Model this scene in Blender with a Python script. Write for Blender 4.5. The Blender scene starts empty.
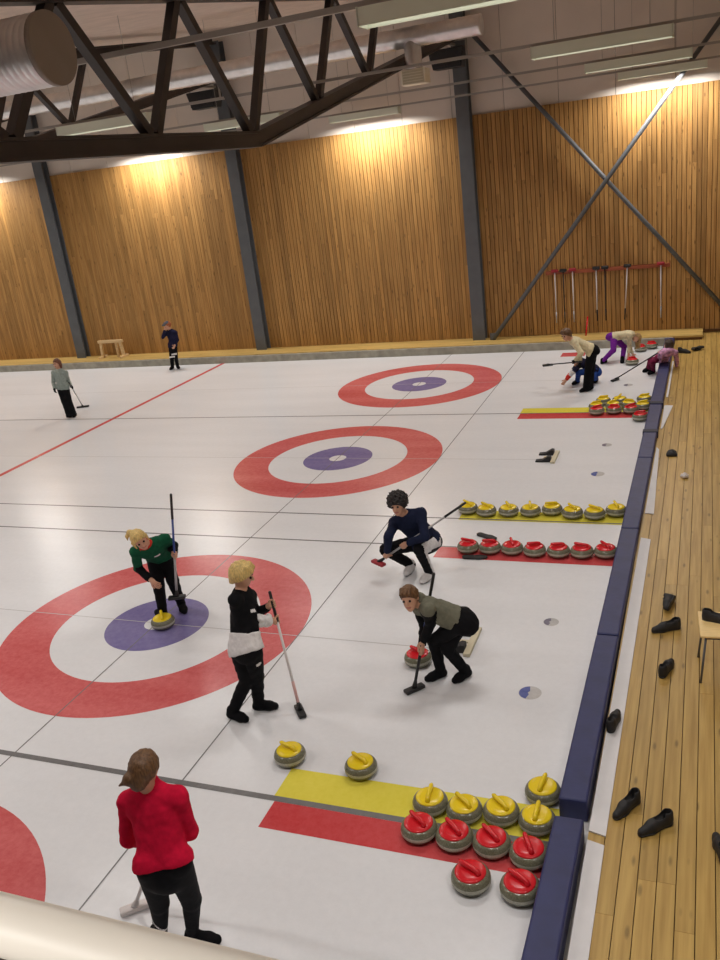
import bpy, bmesh, math, random
import numpy as np
from mathutils import Vector, Matrix
random.seed(7)
C = bpy.context.scene.collection
PI = math.pi

# ------------------------------------------------------------------ materials
def nodemat(name):
    m = bpy.data.materials.new(name); m.use_nodes = True
    nt = m.node_tree; b = nt.nodes['Principled BSDF']
    return m, nt, b

def mat(name, col, rough=.5, metal=0.0, noise=0.0, nscale=20, bump=0.0, bscale=60, spec=.5, stretch=None):
    m, nt, b = nodemat(name)
    b.inputs['Roughness'].default_value = rough
    b.inputs['Metallic'].default_value = metal
    b.inputs['Specular IOR Level'].default_value = spec
    tc = nt.nodes.new('ShaderNodeTexCoord')
    src = tc.outputs['Object']
    if stretch:
        mp = nt.nodes.new('ShaderNodeMapping'); mp.inputs['Scale'].default_value = stretch
        nt.links.new(src, mp.inputs['Vector']); src = mp.outputs['Vector']
    if noise:
        n = nt.nodes.new('ShaderNodeTexNoise'); n.inputs['Scale'].default_value = nscale; n.inputs['Detail'].default_value = 4
        nt.links.new(src, n.inputs['Vector'])
        r = nt.nodes.new('ShaderNodeValToRGB')
        r.color_ramp.elements[0].position = .3; r.color_ramp.elements[1].position = .7
        r.color_ramp.elements[0].color = (*[max(0, c * (1 - noise)) for c in col], 1)
        r.color_ramp.elements[1].color = (*[min(1, c * (1 + noise)) for c in col], 1)
        nt.links.new(n.outputs['Fac'], r.inputs['Fac']); nt.links.new(r.outputs['Color'], b.inputs['Base Color'])
    else:
        b.inputs['Base Color'].default_value = (*col, 1)
    if bump:
        n = nt.nodes.new('ShaderNodeTexNoise'); n.inputs['Scale'].default_value = bscale
        nt.links.new(src, n.inputs['Vector'])
        bp = nt.nodes.new('ShaderNodeBump'); bp.inputs['Strength'].default_value = bump; bp.inputs['Distance'].default_value = .01
        nt.links.new(n.outputs['Fac'], bp.inputs['Height']); nt.links.new(bp.outputs['Normal'], b.inputs['Normal'])
    return m

def wood(name, dark, light, axis, rough=.5, knot=.5, vary=.25, spec=.4):
    """boards with grain along axis, one tone per board (island), knots"""
    m, nt, b = nodemat(name)
    b.inputs['Roughness'].default_value = rough
    b.inputs['Specular IOR Level'].default_value = spec
    N = nt.nodes; L = nt.links
    tc = N.new('ShaderNodeTexCoord'); geo = N.new('ShaderNodeNewGeometry')
    off = N.new('ShaderNodeVectorMath'); off.operation = 'SCALE'; off.inputs[0].default_value = (17, 23, 31)
    L.new(geo.outputs['Random Per Island'], off.inputs['Scale'])
    add = N.new('ShaderNodeVectorMath'); add.operation = 'ADD'
    L.new(tc.outputs['Object'], add.inputs[0]); L.new(off.outputs['Vector'], add.inputs[1])
    mp = N.new('ShaderNodeMapping'); sc = [28, 28, 28]; sc[axis] = 1.3; mp.inputs['Scale'].default_value = sc
    L.new(add.outputs['Vector'], mp.inputs['Vector'])
    n = N.new('ShaderNodeTexNoise'); n.inputs['Scale'].default_value = 1.0; n.inputs['Detail'].default_value = 5
    L.new(mp.outputs['Vector'], n.inputs['Vector'])
    ramp = N.new('ShaderNodeValToRGB')
    ramp.color_ramp.elements[0].position = .3; ramp.color_ramp.elements[0].color = (*dark, 1)
    ramp.color_ramp.elements[1].position = .68; ramp.color_ramp.elements[1].color = (*light, 1)
    L.new(n.outputs['Fac'], ramp.inputs['Fac'])
    mp2 = N.new('ShaderNodeMapping'); s2 = [9, 9, 9]; s2[axis] = 2.6; mp2.inputs['Scale'].default_value = s2
    L.new(add.outputs['Vector'], mp2.inputs['Vector'])
    v = N.new('ShaderNodeTexVoronoi'); v.inputs['Scale'].default_value = 1.0
    L.new(mp2.outputs['Vector'], v.inputs['Vector'])
    kr = N.new('ShaderNodeMapRange'); kr.inputs['From Min'].default_value = .07; kr.inputs['From Max'].default_value = .17
    kr.inputs['To Min'].default_value = 1 - knot; kr.inputs['To Max'].default_value = 1.0
    L.new(v.outputs['Distance'], kr.inputs['Value'])
    vr = N.new('ShaderNodeMapRange'); vr.inputs['To Min'].default_value = 1 - vary; vr.inputs['To Max'].default_value = 1 + vary * .6
    L.new(geo.outputs['Random Per Island'], vr.inputs['Value'])
    mu = N.new('ShaderNodeMath'); mu.operation = 'MULTIPLY'
    L.new(kr.outputs['Result'], mu.inputs[0]); L.new(vr.outputs['Result'], mu.inputs[1])
    vm = N.new('ShaderNodeVectorMath'); vm.operation = 'SCALE'
    L.new(ramp.outputs['Color'], vm.inputs[0]); L.new(mu.outputs['Value'], vm.inputs['Scale'])
    L.new(vm.outputs['Vector'], b.inputs['Base Color'])
    bp = N.new('ShaderNodeBump'); bp.inputs['Strength'].default_value = .15; bp.inputs['Distance'].default_value = .005
    L.new(n.outputs['Fac'], bp.inputs['Height']); L.new(bp.outputs['Normal'], b.inputs['Normal'])
    return m

def ice_mat(name, col, streak=.06, rough=.22):
    m, nt, b = nodemat(name); N = nt.nodes; L = nt.links
    tc = N.new('ShaderNodeTexCoord')
    n = N.new('ShaderNodeTexNoise'); n.inputs['Scale'].default_value = .9; n.inputs['Detail'].default_value = 5
    mp = N.new('ShaderNodeMapping'); mp.inputs['Scale'].default_value = (.35, 2.2, 1)
    L.new(tc.outputs['Object'], mp.inputs['Vector']); L.new(mp.outputs['Vector'], n.inputs['Vector'])
    s = N.new('ShaderNodeTexNoise'); s.inputs['Scale'].default_value = 14; s.inputs['Detail'].default_value = 6; s.inputs['Roughness'].default_value = .75
    L.new(tc.outputs['Object'], s.inputs['Vector'])
    ad = N.new('ShaderNodeMath'); ad.operation = 'ADD'; L.new(n.outputs['Fac'], ad.inputs[0]); L.new(s.outputs['Fac'], ad.inputs[1])
    mr = N.new('ShaderNodeMapRange'); mr.inputs['From Min'].default_value = .7; mr.inputs['From Max'].default_value = 1.35
    mr.inputs['To Min'].default_value = 0; mr.inputs['To Max'].default_value = 1
    L.new(ad.outputs['Value'], mr.inputs['Value'])
    mix = N.new('ShaderNodeMix'); mix.data_type = 'RGBA'
    mix.inputs['A'].default_value = (*[c * (1 - streak) for c in col], 1)
    mix.inputs['B'].default_value = (*[min(1, c + streak * (1 - c) * .6 + c * streak * .4) for c in col], 1)
    L.new(mr.outputs['Result'], mix.inputs['Factor']); L.new(mix.outputs['Result'], b.inputs['Base Color'])
    b.inputs['Roughness'].default_value = rough
    b.inputs['IOR'].default_value = 1.31
    pb = N.new('ShaderNodeTexNoise'); pb.inputs['Scale'].default_value = 90
    L.new(tc.outputs['Object'], pb.inputs['Vector'])
    bp = N.new('ShaderNodeBump'); bp.inputs['Strength'].default_value = .12; bp.inputs['Distance'].default_value = .004
    L.new(pb.outputs['Fac'], bp.inputs['Height']); L.new(bp.outputs['Normal'], b.inputs['Normal'])
    return m

def emis(name, col, strength):
    m, nt, b = nodemat(name)
    b.inputs['Base Color'].default_value = (.8, .8, .8, 1)
    b.inputs['Emission Color'].default_value = (*col, 1); b.inputs['Emission Strength'].default_value = strength
    return m

M = dict(
    ice=ice_mat('ice', (.77, .775, .795)),
    ice_red=ice_mat('ice_red', (.63, .098, .10), .16),
    ice_blue=ice_mat('ice_blue', (.17, .14, .35), .14),
    ice_yellow=ice_mat('ice_yellow', (.76, .66, .06), .08),
    ice_matred=ice_mat('ice_mat_red', (.58, .045, .05), .10),
    ice_line=ice_mat('ice_line', (.17, .165, .165), .1),
    ice_faint=ice_mat('ice_faint_line', (.50, .49, .49), .08),
    ice_redline=ice_mat('ice_red_line', (.62, .09, .09), .08),
    ice_disc=ice_mat('ice_disc_blue', (.06, .09, .34), .2),
    ice_disc2=ice_mat('ice_disc_grey', (.52, .51, .50), .2),
    ice_disc3=ice_mat('ice_disc_dark', (.20, .18, .24), .2),
    granite=mat('granite', (.17, .165, .112), .14, noise=.35, nscale=120),
    band=mat('granite_band', (.43, .42, .34), .5, noise=.3, nscale=150),
    yellow=mat('yellow_plastic', (.83, .62, .015), .25),
    red=mat('red_plastic', (.66, .012, .022), .25),
    navy=mat('navy_vinyl', (.020, .026, .105), .5, noise=.15, nscale=6, bump=.2, bscale=14),
    strap=mat('dark_strap', (.008, .01, .03), .6),
    white=mat('white_board', (.72, .71, .72), .55, noise=.04, nscale=5),
    deckwood=wood('deck_boards', (.395, .24, .060), (.555, .365, .108), 1, .42, .45, .13),
    platwood=wood('platform_boards', (.46, .29, .075), (.66, .46, .16), 0, .5, .4, .12),
    cladwood=wood('wall_boards', (.315, .155, .041), (.485, .268, .083), 2, .6, .55, .22),
    gap=mat('board_gap', (.12, .055, .018), .9),
    concrete=mat('kerb_concrete', (.34, .32, .26), .8, noise=.2, nscale=5),
    panel=mat('wall_panel', (.72, .65, .58), .6, noise=.03, nscale=2),
    joint=mat('panel_joint', (.2, .18, .16), .7),
    roof=mat('roof_sheet', (.70, .58, .49), .6, noise=.08, nscale=3),
    steel=mat('painted_steel', (.105, .113, .122), .5, noise=.08, nscale=4),
    truss=mat('brown_steel', (.046, .035, .030), .5, noise=.12, nscale=5),
    duct=mat('galvanised', (.78, .77, .76), .32, metal=.7, noise=.1, nscale=6),
    cap=mat('duct_cap', (.30, .25, .21), .55, noise=.05, nscale=5),
    conduit=mat('conduit', (.36, .34, .31), .5, metal=.2),
    fixture=mat('fixture_white', (.76, .81, .68), .4),
    black=mat('black_plastic', (.012, .012, .013), .45),
    blackrub=mat('black_rubber', (.016, .015, .016), .65, noise=.2, nscale=30),
    greypl=mat('grey_shaft', (.42, .42, .43), .35, metal=.3),
    whitepl=mat('white_shaft', (.75, .70, .69), .35),
    pinkpl=mat('pink_shaft', (.72, .42, .40), .4),
    bluepl=mat('blue_shaft', (.03, .06, .25), .35),
    darkred=mat('dark_red_cloth', (.33, .02, .03), .6),
    redwood=mat('red_rail', (.34, .085, .035), .6),
    pale=wood('pale_pine', (.62, .42, .20), (.78, .58, .32), 0, .5, .3, .05),
    birch=mat('birch_ply', (.86, .62, .27), .4, noise=.08, nscale=10, stretch=(1, 8, 1)),
    cream=mat('cream_paint', (.80, .74, .60), .5),
    rail=mat('rail_paint', (.93, .88, .78), .45),
    darkpanel=mat('dark_brown_panel', (.05, .028, .022), .6, noise=.1, nscale=5),
    beige=mat('beige_board', (.62, .56, .40), .6),
    plaster=mat('plaster', (.55, .53, .50), .8, noise=.03, nscale=2),
    tube=emis('fluorescent_diffuser', (1.0, .95, .86), 1.2),
)

# ------------------------------------------------------------------ helpers
def tag(o, label=None, cat=None, group=None, kind=None):
    if label: o['label'] = label
    if cat: o['category'] = cat
    if group: o['group'] = group
    if kind: o['kind'] = kind
    return o

def thing(name, label, cat, loc=(0, 0, 0), rotz=0, group=None):
    o = bpy.data.objects.new(name, None); C.objects.link(o)
    o.empty_display_size = .1
    o.location = loc; o.rotation_euler = (0, 0, rotz)
    return tag(o, label, cat, group)

def link(name, bm, mats, parent=None, smooth=False, loc=None):
    me = bpy.data.meshes.new(name)
    bmesh.ops.recalc_face_normals(bm, faces=bm.faces)
    bm.to_mesh(me); bm.free()
    if not isinstance(mats, (list, tuple)): mats = [mats]
    for m in mats: me.materials.append(m)
    if smooth:
        for p in me.polygons: p.use_smooth = True
    o = bpy.data.objects.new(name, me); C.objects.link(o)
    if parent: o.parent = parent
    if loc: o.location = loc
    return o

def box(bm, lo, hi, mi=0, M4=None, bevel=0):
    lo = Vector(lo); hi = Vector(hi)
    r = bmesh.ops.create_cube(bm, size=1)
    vs = r['verts']
    for v in vs:
        v.co = Vector(((lo + hi) / 2)[i] + v.co[i] * (hi - lo)[i] for i in range(3))
    fs = list({f for v in vs for f in v.link_faces})
    for f in fs: f.material_index = mi
    if bevel:
        es = list({e for v in vs for e in v.link_edges})
        rb = bmesh.ops.bevel(bm, geom=es, offset=bevel, segments=3, affect='EDGES', profile=.5)
        vs = list({v for f in rb['faces'] for v in f.verts} | {v for v in vs if v.is_valid})
        for f in rb['faces']: f.material_index = mi
    if M4 is not None:
        for v in vs: v.co = M4 @ v.co
    return vs

def frame_from(d, up=Vector((0, 0, 1))):
    d = Vector(d).normalized()
    if abs(d.dot(up)) > .98: up = Vector((0, 1, 0)) if abs(d.y) < .9 else Vector((1, 0, 0))
    s = d.cross(up).normalized(); u = s.cross(d).normalized()
    return s, u, d

def beam(bm, a, b, w, h, mi=0):
    a = Vector(a); b = Vector(b); s, u, d = frame_from(b - a)
    cs = [(-w/2, -h/2), (w/2, -h/2), (w/2, h/2), (-w/2, h/2)]
    va = [bm.verts.new(a + s*x + u*y) for x, y in cs]; vb = [bm.verts.new(b + s*x + u*y) for x, y in cs]
    fs = [bm.faces.new(va[::-1]), bm.faces.new(vb)] + [bm.faces.new((va[i], va[(i+1) % 4], vb[(i+1) % 4], vb[i])) for i in range(4)]
    for f in fs: f.material_index = mi

def ibeam(bm, a, b, w, h, t=.02, mi=0):
    """H section, flanges across"""
    a = Vector(a); b = Vector(b); s, u, d = frame_from(b - a)
    beam(bm, a + u*(h/2 - t/2), b + u*(h/2 - t/2), w, t, mi)
    beam(bm, a - u*(h/2 - t/2), b - u*(h/2 - t/2), w, t, mi)
    beam(bm, a, b, t, h, mi)

def tube(bm, pts, r, n=12, mi=0, caps=True):
    pts = [Vector(p) for p in pts]
    rs = r if isinstance(r, (list, tuple)) else [r] * len(pts)
    rings = []; s = None
    for i, p in enumerate(pts):
        d = (pts[min(i+1, len(pts)-1)] - pts[max(i-1, 0)]).normalized()
        if s is None: s, u, _ = frame_from(d)
        else:
            s = (s - d * s.dot(d)).normalized(); u = d.cross(s)
        u = d.cross(s)
        rings.append([bm.verts.new(p + (s*math.cos(2*PI*k/n) + u*math.sin(2*PI*k/n)) * rs[i]) for k in range(n)])
    for a, b in zip(rings, rings[1:]):
        for k in range(n):
            f = bm.faces.new((a[k], a[(k+1) % n], b[(k+1) % n], b[k])); f.material_index = mi; f.smooth = True
    if caps:
        for rg in (rings[0], rings[-1]):
            f = bm.faces.new(rg); f.material_index = mi

def lathe(bm, prof, n=32, mi=0, mfun=None, c=(0, 0)):
    rings = []
    for r, z in prof:
        if r < 1e-6: rings.append([bm.verts.new((c[0], c[1], z))])
        else: rings.append([bm.verts.new((c[0] + r*math.cos(2*PI*k/n), c[1] + r*math.sin(2*PI*k/n), z)) for k in range(n)])
    for j, (a, b) in enumerate(zip(rings, rings[1:])):
        for k in range(n):
            q = [a[k % len(a)], a[(k+1) % len(a)], b[(k+1) % len(b)], b[k % len(b)]]
            q = list(dict.fromkeys(q))
            if len(q) > 2:
                f = bm.faces.new(q); f.material_index = mfun(j) if mfun else mi; f.smooth = True

def prism(bm, poly, z0, z1, mi=0):
    a = [bm.verts.new((x, y, z0)) for x, y in poly]; b = [bm.verts.new((x, y, z1)) for x, y in poly]
    fs = [bm.faces.new(a[::-1]), bm.faces.new(b)]
    n = len(poly)
    fs += [bm.faces.new((a[i], a[(i+1) % n], b[(i+1) % n], b[i])) for i in range(n)]
    for f in fs: f.material_index = mi

def structure(name, bm, mats, smooth=False, label=None):
    o = link(name, bm, mats, None, smooth); o['kind'] = 'structure'
    if label: o['label'] = label
    return o

ORD = ['first', 'second', 'third', 'fourth', 'fifth', 'sixth', 'seventh', 'eighth', 'ninth']

# ------------------------------------------------------------------ implicit surfaces
def net(vals, org, h):
    """naive surface nets"""
    nx, ny, nz = vals.shape
    s = vals < 0
    cnt = np.zeros((nx-1, ny-1, nz-1), np.int8)
    for i in (0, 1):
        for j in (0, 1):
            for k in (0, 1): cnt += s[i:nx-1+i, j:ny-1+j, k:nz-1+k]
    act = (cnt > 0) & (cnt < 8)
    idx = -np.ones(act.shape, np.int64); ii = np.argwhere(act); idx[act] = np.arange(len(ii))
    acc = np.zeros((len(ii), 3)); num = np.zeros(len(ii))
    corners = [(i, j, k) for i in (0, 1) for j in (0, 1) for k in (0, 1)]
    for a in corners:
        for ax in range(3):
            if a[ax]: continue
            b = list(a); b[ax] = 1
            va = vals[ii[:, 0]+a[0], ii[:, 1]+a[1], ii[:, 2]+a[2]]; vb = vals[ii[:, 0]+b[0], ii[:, 1]+b[1], ii[:, 2]+b[2]]
            mk = (va < 0) != (vb < 0)
            t = np.where(mk, va / np.where(mk, va - vb, 1), 0)
            pt = np.array(a, float)[None, :].repeat(len(ii), 0); pt[:, ax] += t
            acc[mk] += pt[mk]; num[mk] += 1
    V = (ii + acc / np.maximum(num, 1)[:, None]) * h + org
    F = []
    for ax in range(3):
        sl0 = [slice(None)]*3; sl1 = [slice(None)]*3
        sl0[ax] = slice(0, -1); sl1[ax] = slice(1, None)
        e = s[tuple(sl0)] != s[tuple(sl1)]
        q = np.argwhere(e); flip = s[tuple(sl0)][e]
        u, w = [(1, 2), (2, 0), (0, 1)][ax]
        ok = (q[:, u] > 0) & (q[:, w] > 0) & (q[:, u] < vals.shape[u]-1) & (q[:, w] < vals.shape[w]-1)
        q = q[ok]; flip = flip[ok]
        def g(du, dw):
            c = q.copy(); c[:, u] -= du; c[:, w] -= dw
            return idx[c[:, 0], c[:, 1], c[:, 2]]
        quad = np.stack([g(1, 1), g(0, 1), g(0, 0), g(1, 0)], 1)
        quad[~flip] = quad[~flip][:, ::-1]
        F.append(quad)
    F = np.concatenate(F); F = F[(F >= 0).all(1)]
    return V, F

def smin(a, b, k):
    if k <= 0: return np.minimum(a, b)
    hh = np.clip(.5 + .5*(b - a)/k, 0, 1)
    return b*(1-hh) + a*hh - k*hh*(1-hh)

class Field:
    def __init__(s, lo, hi, h):
        s.h = h; s.lo = np.array(lo, float) - 4*h
        n = np.ceil((np.array(hi) + 4*h - s.lo)/h).astype(int) + 1
        s.ax = [s.lo[i] + h*np.arange(n[i]) for i in range(3)]
        s.v = np.full(n, .5, np.float32)
    def region(s, lo, hi):
        sl = []
        for i in range(3):
            a = max(0, int((lo[i]-s.lo[i])/s.h) - 1); b = min(len(s.ax[i]), int((hi[i]-s.lo[i])/s.h) + 3)
            if b <= a: return None, None
            sl.append(slice(a, b))
        g = np.stack(np.meshgrid(*[s.ax[i][sl[i]] for i in range(3)], indexing='ij'), -1)
        return tuple(sl), g
    def add(s, prim, k=.02, off=0.0):
        lo, hi, f = prim
        mg = .03 + abs(off) + k
        sl, g = s.region(np.array(lo)-mg, np.array(hi)+mg)
        if sl is None: return
        s.v[sl] = smin(s.v[sl], f(g).astype(np.float32) - off, k)
    def cut(s, n, p):
        """remove the side n points to"""
        n = np.array(n, float); n /= np.linalg.norm(n)
        _, g = s.region(s.lo, [a[-1] for a in s.ax])
        s.v = np.maximum(s.v, ((g - np.array(p)) @ n).astype(np.float32))
    def union(s, o, k): s.v = smin(s.v, o.v, k)
    def noise(s, amp, f):
        _, g = s.region(s.lo, [a[-1] for a in s.ax])
        x, y, z = g[..., 0]*f, g[..., 1]*f, g[..., 2]*f
        w = np.sin(x*1.1 + 2.3*np.sin(z*.7 + .8*y)) * np.sin(y*1.3 + 1.7*np.sin(x*.6 - z*.5)) + .6*np.sin(z*1.6 + 2*np.sin(.9*x + 1.1*y))
        s.v = s.v + (amp * w).astype(np.float32)

def A(v): return np.array(v, float)
def unit(v):
    v = A(v); return v/np.linalg.norm(v)

def cone(a, b, ra, rb, fl=None, flat=1.0):
    """round cone from a to b; fl/flat squash it along one direction"""
    a, b = A(a), A(b); r = max(ra, rb)
    ba = b - a; L2 = ba @ ba + 1e-9
    def f(g):
        p = g - a
        t = np.clip((p @ ba)/L2, 0, 1)
        q = p - t[..., None]*ba
        if fl is not None:
            c = q @ fl; q = q + (c*(1/flat - 1))[..., None]*fl
        return np.linalg.norm(q, axis=-1) - (ra + (rb-ra)*t)
    return np.minimum(a, b) - r, np.maximum(a, b) + r, f

def ell(c, ax, r):
    c = A(c); Rm = np.stack([unit(x) for x in ax]); r = A(r); m = r.max()
    def f(g):
        q = (g - c) @ Rm.T
        k0 = np.linalg.norm(q/r, axis=-1); k1 = np.linalg.norm(q/(r*r), axis=-1) + 1e-9
        return k0*(k0-1)/k1
    return c - m, c + m, f

def field_obj(name, F, mats, parent, org, mfun=None, relax=1):
    V, Q = net(F.v, F.lo, F.h)
    me = bpy.data.meshes.new(name)
    me.from_pydata((V - A(org)).tolist(), [], Q.tolist())
    if not isinstance(mats, (list, tuple)): mats = [mats]
    for m in mats: me.materials.append(m)
    if mfun is not None and len(Q):
        mi = mfun(V[Q].mean(1)).astype(np.int32)
        me.polygons.foreach_set('material_index', mi)
    me.polygons.foreach_set('use_smooth', np.ones(len(Q), bool))
    me.update()
    o = bpy.data.objects.new(name, me); C.objects.link(o); o.parent = parent
    return o

# ================================================================== SETTING
# camera --------------------------------------------------------------------
ROWS = [[0.9293779552, 0.3491765453, -0.1197178207], [0.0153811214, -0.3606756100, -0.9325644886], [-0.3688088844, 0.8648634832, -0.3405746978]]
CAMPOS = (5.93475938, -7.34419016, 4.74041060)
cam = bpy.data.cameras.new('camera'); co = bpy.data.objects.new('camera', cam); C.objects.link(co)
cam.sensor_fit = 'VERTICAL'; cam.sensor_height = 36; cam.sensor_width = 27; cam.lens = 864.511*36/960
Rx, Dn, Fw = [Vector(r) for r in ROWS]
m3 = Matrix((Rx, -Dn, -Fw)).transposed()
co.matrix_world = Matrix.Translation(CAMPOS) @ m3.to_4x4()
cam.clip_start = .05; cam.clip_end = 200
bpy.context.scene.camera = co

XL, XR, YB, YW = -26.0, 9.5, -10.5, 14.29
# ice sheet with painted marks -----------------------------------------------
bm = bmesh.new()
MI = ['ice', 'ice_red', 'ice_blue', 'ice_yellow', 'ice_matred', 'ice_line', 'ice_faint', 'ice_redline', 'ice_disc', 'ice_disc2', 'ice_disc3']
mi = {n: i for i, n in enumerate(MI)}
def flat(poly, z, m):
    f = bm.faces.new([bm.verts.new((x, y, z)) for x, y in poly]); f.material_index = mi[m]
def rect(x0, y0, x1, y1, z, m): flat([(x0, y0), (x1, y0), (x1, y1), (x0, y1)], z, m)
def annulus(cx, cy, r0, r1, z, m, n=96, a0=0, a1=2*PI):
    pa = [(cx + r*math.cos(a0 + (a1-a0)*k/n), cy + r*math.sin(a0 + (a1-a0)*k/n)) for r in (r0, r1) for k in range(n+1)]
    vs = [bm.verts.new((x, y, z)) for x, y in pa]
    for k in range(n):
        f = bm.faces.new((vs[k], vs[k+1], vs[n+1+k+1], vs[n+1+k])); f.material_index = mi[m]
rect(XL, YB, 5.25, 13.45, 0, 'ice')
SH = [-4.824, 0.0, 5.715, 10.612]
for cy in SH:
    annulus(0, cy, 1.22, 1.83, .0008, 'ice_red'); annulus(0, cy, .15, .61, .0008, 'ice_blue')
    rect(XL, cy-.006, 3.55, cy+.006, .0014, 'ice_faint')
rect(-.007, -9, .007, 13.44, .0016, 'ice_line')
rect(1.823, -9, 1.837, 13.44, .0016, 'ice_line')
rect(-6.66, -9, -6.54, 13.44, .0012, 'ice_redline')
for y, w in ((8.249, .035), (3.297, .03), (2.395, .03), (-2.425, .06)):
    rect(XL, y-w/2, 5.0, y+w/2, .0018, 'ice_line')
rect(2.71, -2.395, 5.0, -2.05, .0012, 'ice_yellow'); rect(2.74, -2.75, 5.0, -2.455, .0012, 'ice_matred')
rect(2.80, 3.26, 5.0, 3.60, .0012, 'ice_yellow'); rect(2.78, 2.07, 5.0, 2.38, .0012, 'ice_matred')
rect(2.71, 8.27, 5.0, 8.58, .0012, 'ice_yellow'); rect(2.72, 7.90, 5.0, 8.23, .0012, 'ice_matred')
rect(2.80, 12.72, 3.35, 13.12, .0012, 'ice_matred')
for (x, y, r, a, b) in ((4.48, -.60, .105, 'ice_disc', 'ice_disc2'), (4.47, .70, .08, 'ice_disc3', 'ice_disc2'), (4.47, 5.10, .10, 'ice_disc', 'ice_disc2'), (4.47, 6.43, .08, 'ice_disc3', 'ice_disc2'), (4.52, 10.1, .09, 'ice_disc3', 'ice_disc2')):
    annulus(x, y, .0, r, .0012, b, 32)
    annulus(x, y, .02, r*.96, .0015, a, 24, PI*.55, PI*1.42)
bmesh.ops.remove_doubles(bm, verts=[v for v in bm.verts if False], dist=1e-5)
structure('floor', bm, [M[n] for n in MI])

# right timber deck ------------------------------------------------------------
bm = bmesh.new(); x = 5.211; k = 0
while x < XR - .01:
    w = .12; y = YB; rr = random.Random(k)
    y = YB - rr.random()*2.5
    while y < YW:
        y1 = y + rr.choice([3.6, 4.2, 4.8])
        box(bm, (x+.003, max(y, YB)+.001, .065), (min(x+w, XR)-.003, min(y1, YW)-.001, .10))
        y = y1
    x += w; k += 1
box(bm, (5.25, YB, .0), (XR, YW, .06), 1)
structure('floor_deck', bm, [M['deckwood'], M['gap']])
# far platform + concrete kerb
bm = bmesh.new()
for k in range(7):
    y0 = 13.50 + k*.113; rr = random.Random(k+50); x = XL - rr.random()*3
    while x < 5.88:
        x1 = x + 4.2; box(bm, (max(x, XL)+.001, y0+.002, .16), (min(x1, 5.88)-.001, y0+.111, .20)); x = x1
box(bm, (XL, 13.50, 0.0), (5.86, 14.29, .158), 1)
structure('floor_platform', bm, [M['platwood'], M['gap']])
bm = bmesh.new(); box(bm, (XL, 13.42, -.05), (5.24, 13.499, .185), bevel=.008)
structure('trim_1', bm, M['concrete'], label='grey concrete kerb along the far edge of the ice')
# wooden cladding of the far wall -------------------------------------------------
bm = bmesh.new(); x = XL; rr = random.Random(3)
TOP = 5.50
while x < XR:
    if x < -5.65: w, g = .105, .005
    elif x < .587: w, g = .10, .008
    else: w, g = .105, .014
    z = .0
    cuts = sorted([.0, TOP] + [rr.uniform(.8, 4.8)] )
    for z0, z1 in zip(cuts, cuts[1:]):
        box(bm, (x, YW, z0+.001), (min(x+w-g, XR), YW+.022, z1-.001))
    x += w
box(bm, (XL, YW+.022, -.1), (XR, YW+.06, TOP), 1)
structure('wall_far', bm, [M['cladwood'], M['gap']])
bm = bmesh.new(); box(bm, (5.9, YW-.03, .10), (XR, YW, .17))
structure('baseboard_far', bm, M['gap'])
# upper panels
bm = bmesh.new(); x = XL; pitch = 1.25
while x < XR:
    box(bm, (x+.006, YW+.06, TOP-.3), (min(x+pitch, XR)-.006, YW+.12, 8.6)); x += pitch
box(bm, (XL, YW+.09, TOP-.3), (XR, YW+.16, 8.6), 1)
structure('wall_upper', bm, [M['panel'], M['joint']])
# roof sheet, corrugated, sloping up to the far wall
bm = bmesh.new()
def rz(y): return 6.72 + .112*y
n = int((YW + .1 - YB)/.10); prev = None
for i in range(n*4 + 1):
    y = YB + i*.025; ph = i % 4
    z = rz(y) + (0.0 if ph in (0, 1) else .035)
    a = (bm.verts.new((XL, y, z)), bm.verts.new((XR, y, z)))
    if prev: bm.faces.new((prev[0], prev[1], a[1], a[0]))
    prev = a
structure('ceiling', bm, M['roof'])
for nm, lo, hi in (('wall_right', (XR, YB, -.1), (XR+.1, YW+.2, 8.6)), ('wall_left', (XL-.1, YB, -.1), (XL, YW+.2, 8.6)), ('wall_back', (XL, YB-.1, -.1), (XR, YB, 8.6))):
    bm = bmesh.new(); box(bm, lo, hi); structure(nm, bm, M['plaster'])

# ================================================================== BUILDING PARTS
COLX = [-18.15, -11.9, -5.65, .587, 6.84]
for i, x in enumerate(COLX[1:]):
    bm = bmesh.new()
    box(bm, (x-.16, 14.03, .20 if x < 5.9 else .1), (x+.16, 14.05, 8.05)); box(bm, (x-.16, 14.26, .2 if x < 5.9 else .1), (x+.16, 14.285, 8.05))
    box(bm, (x-.02, 14.05, .2 if x < 5.9 else .1), (x+.02, 14.26, 8.05))
    lab = ['grey steel column farthest left on the wooden wall, behind the small pine stand', 'grey steel column on the wooden wall, between the pine stand and the far target', 'grey steel column on the wooden wall left of the crossed braces',
           'grey steel column at the right edge of the wall'][i]
    o = link('steel_column', bm, M['steel']); tag(o, lab, 'column', 'steel columns of the far wall')

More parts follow.
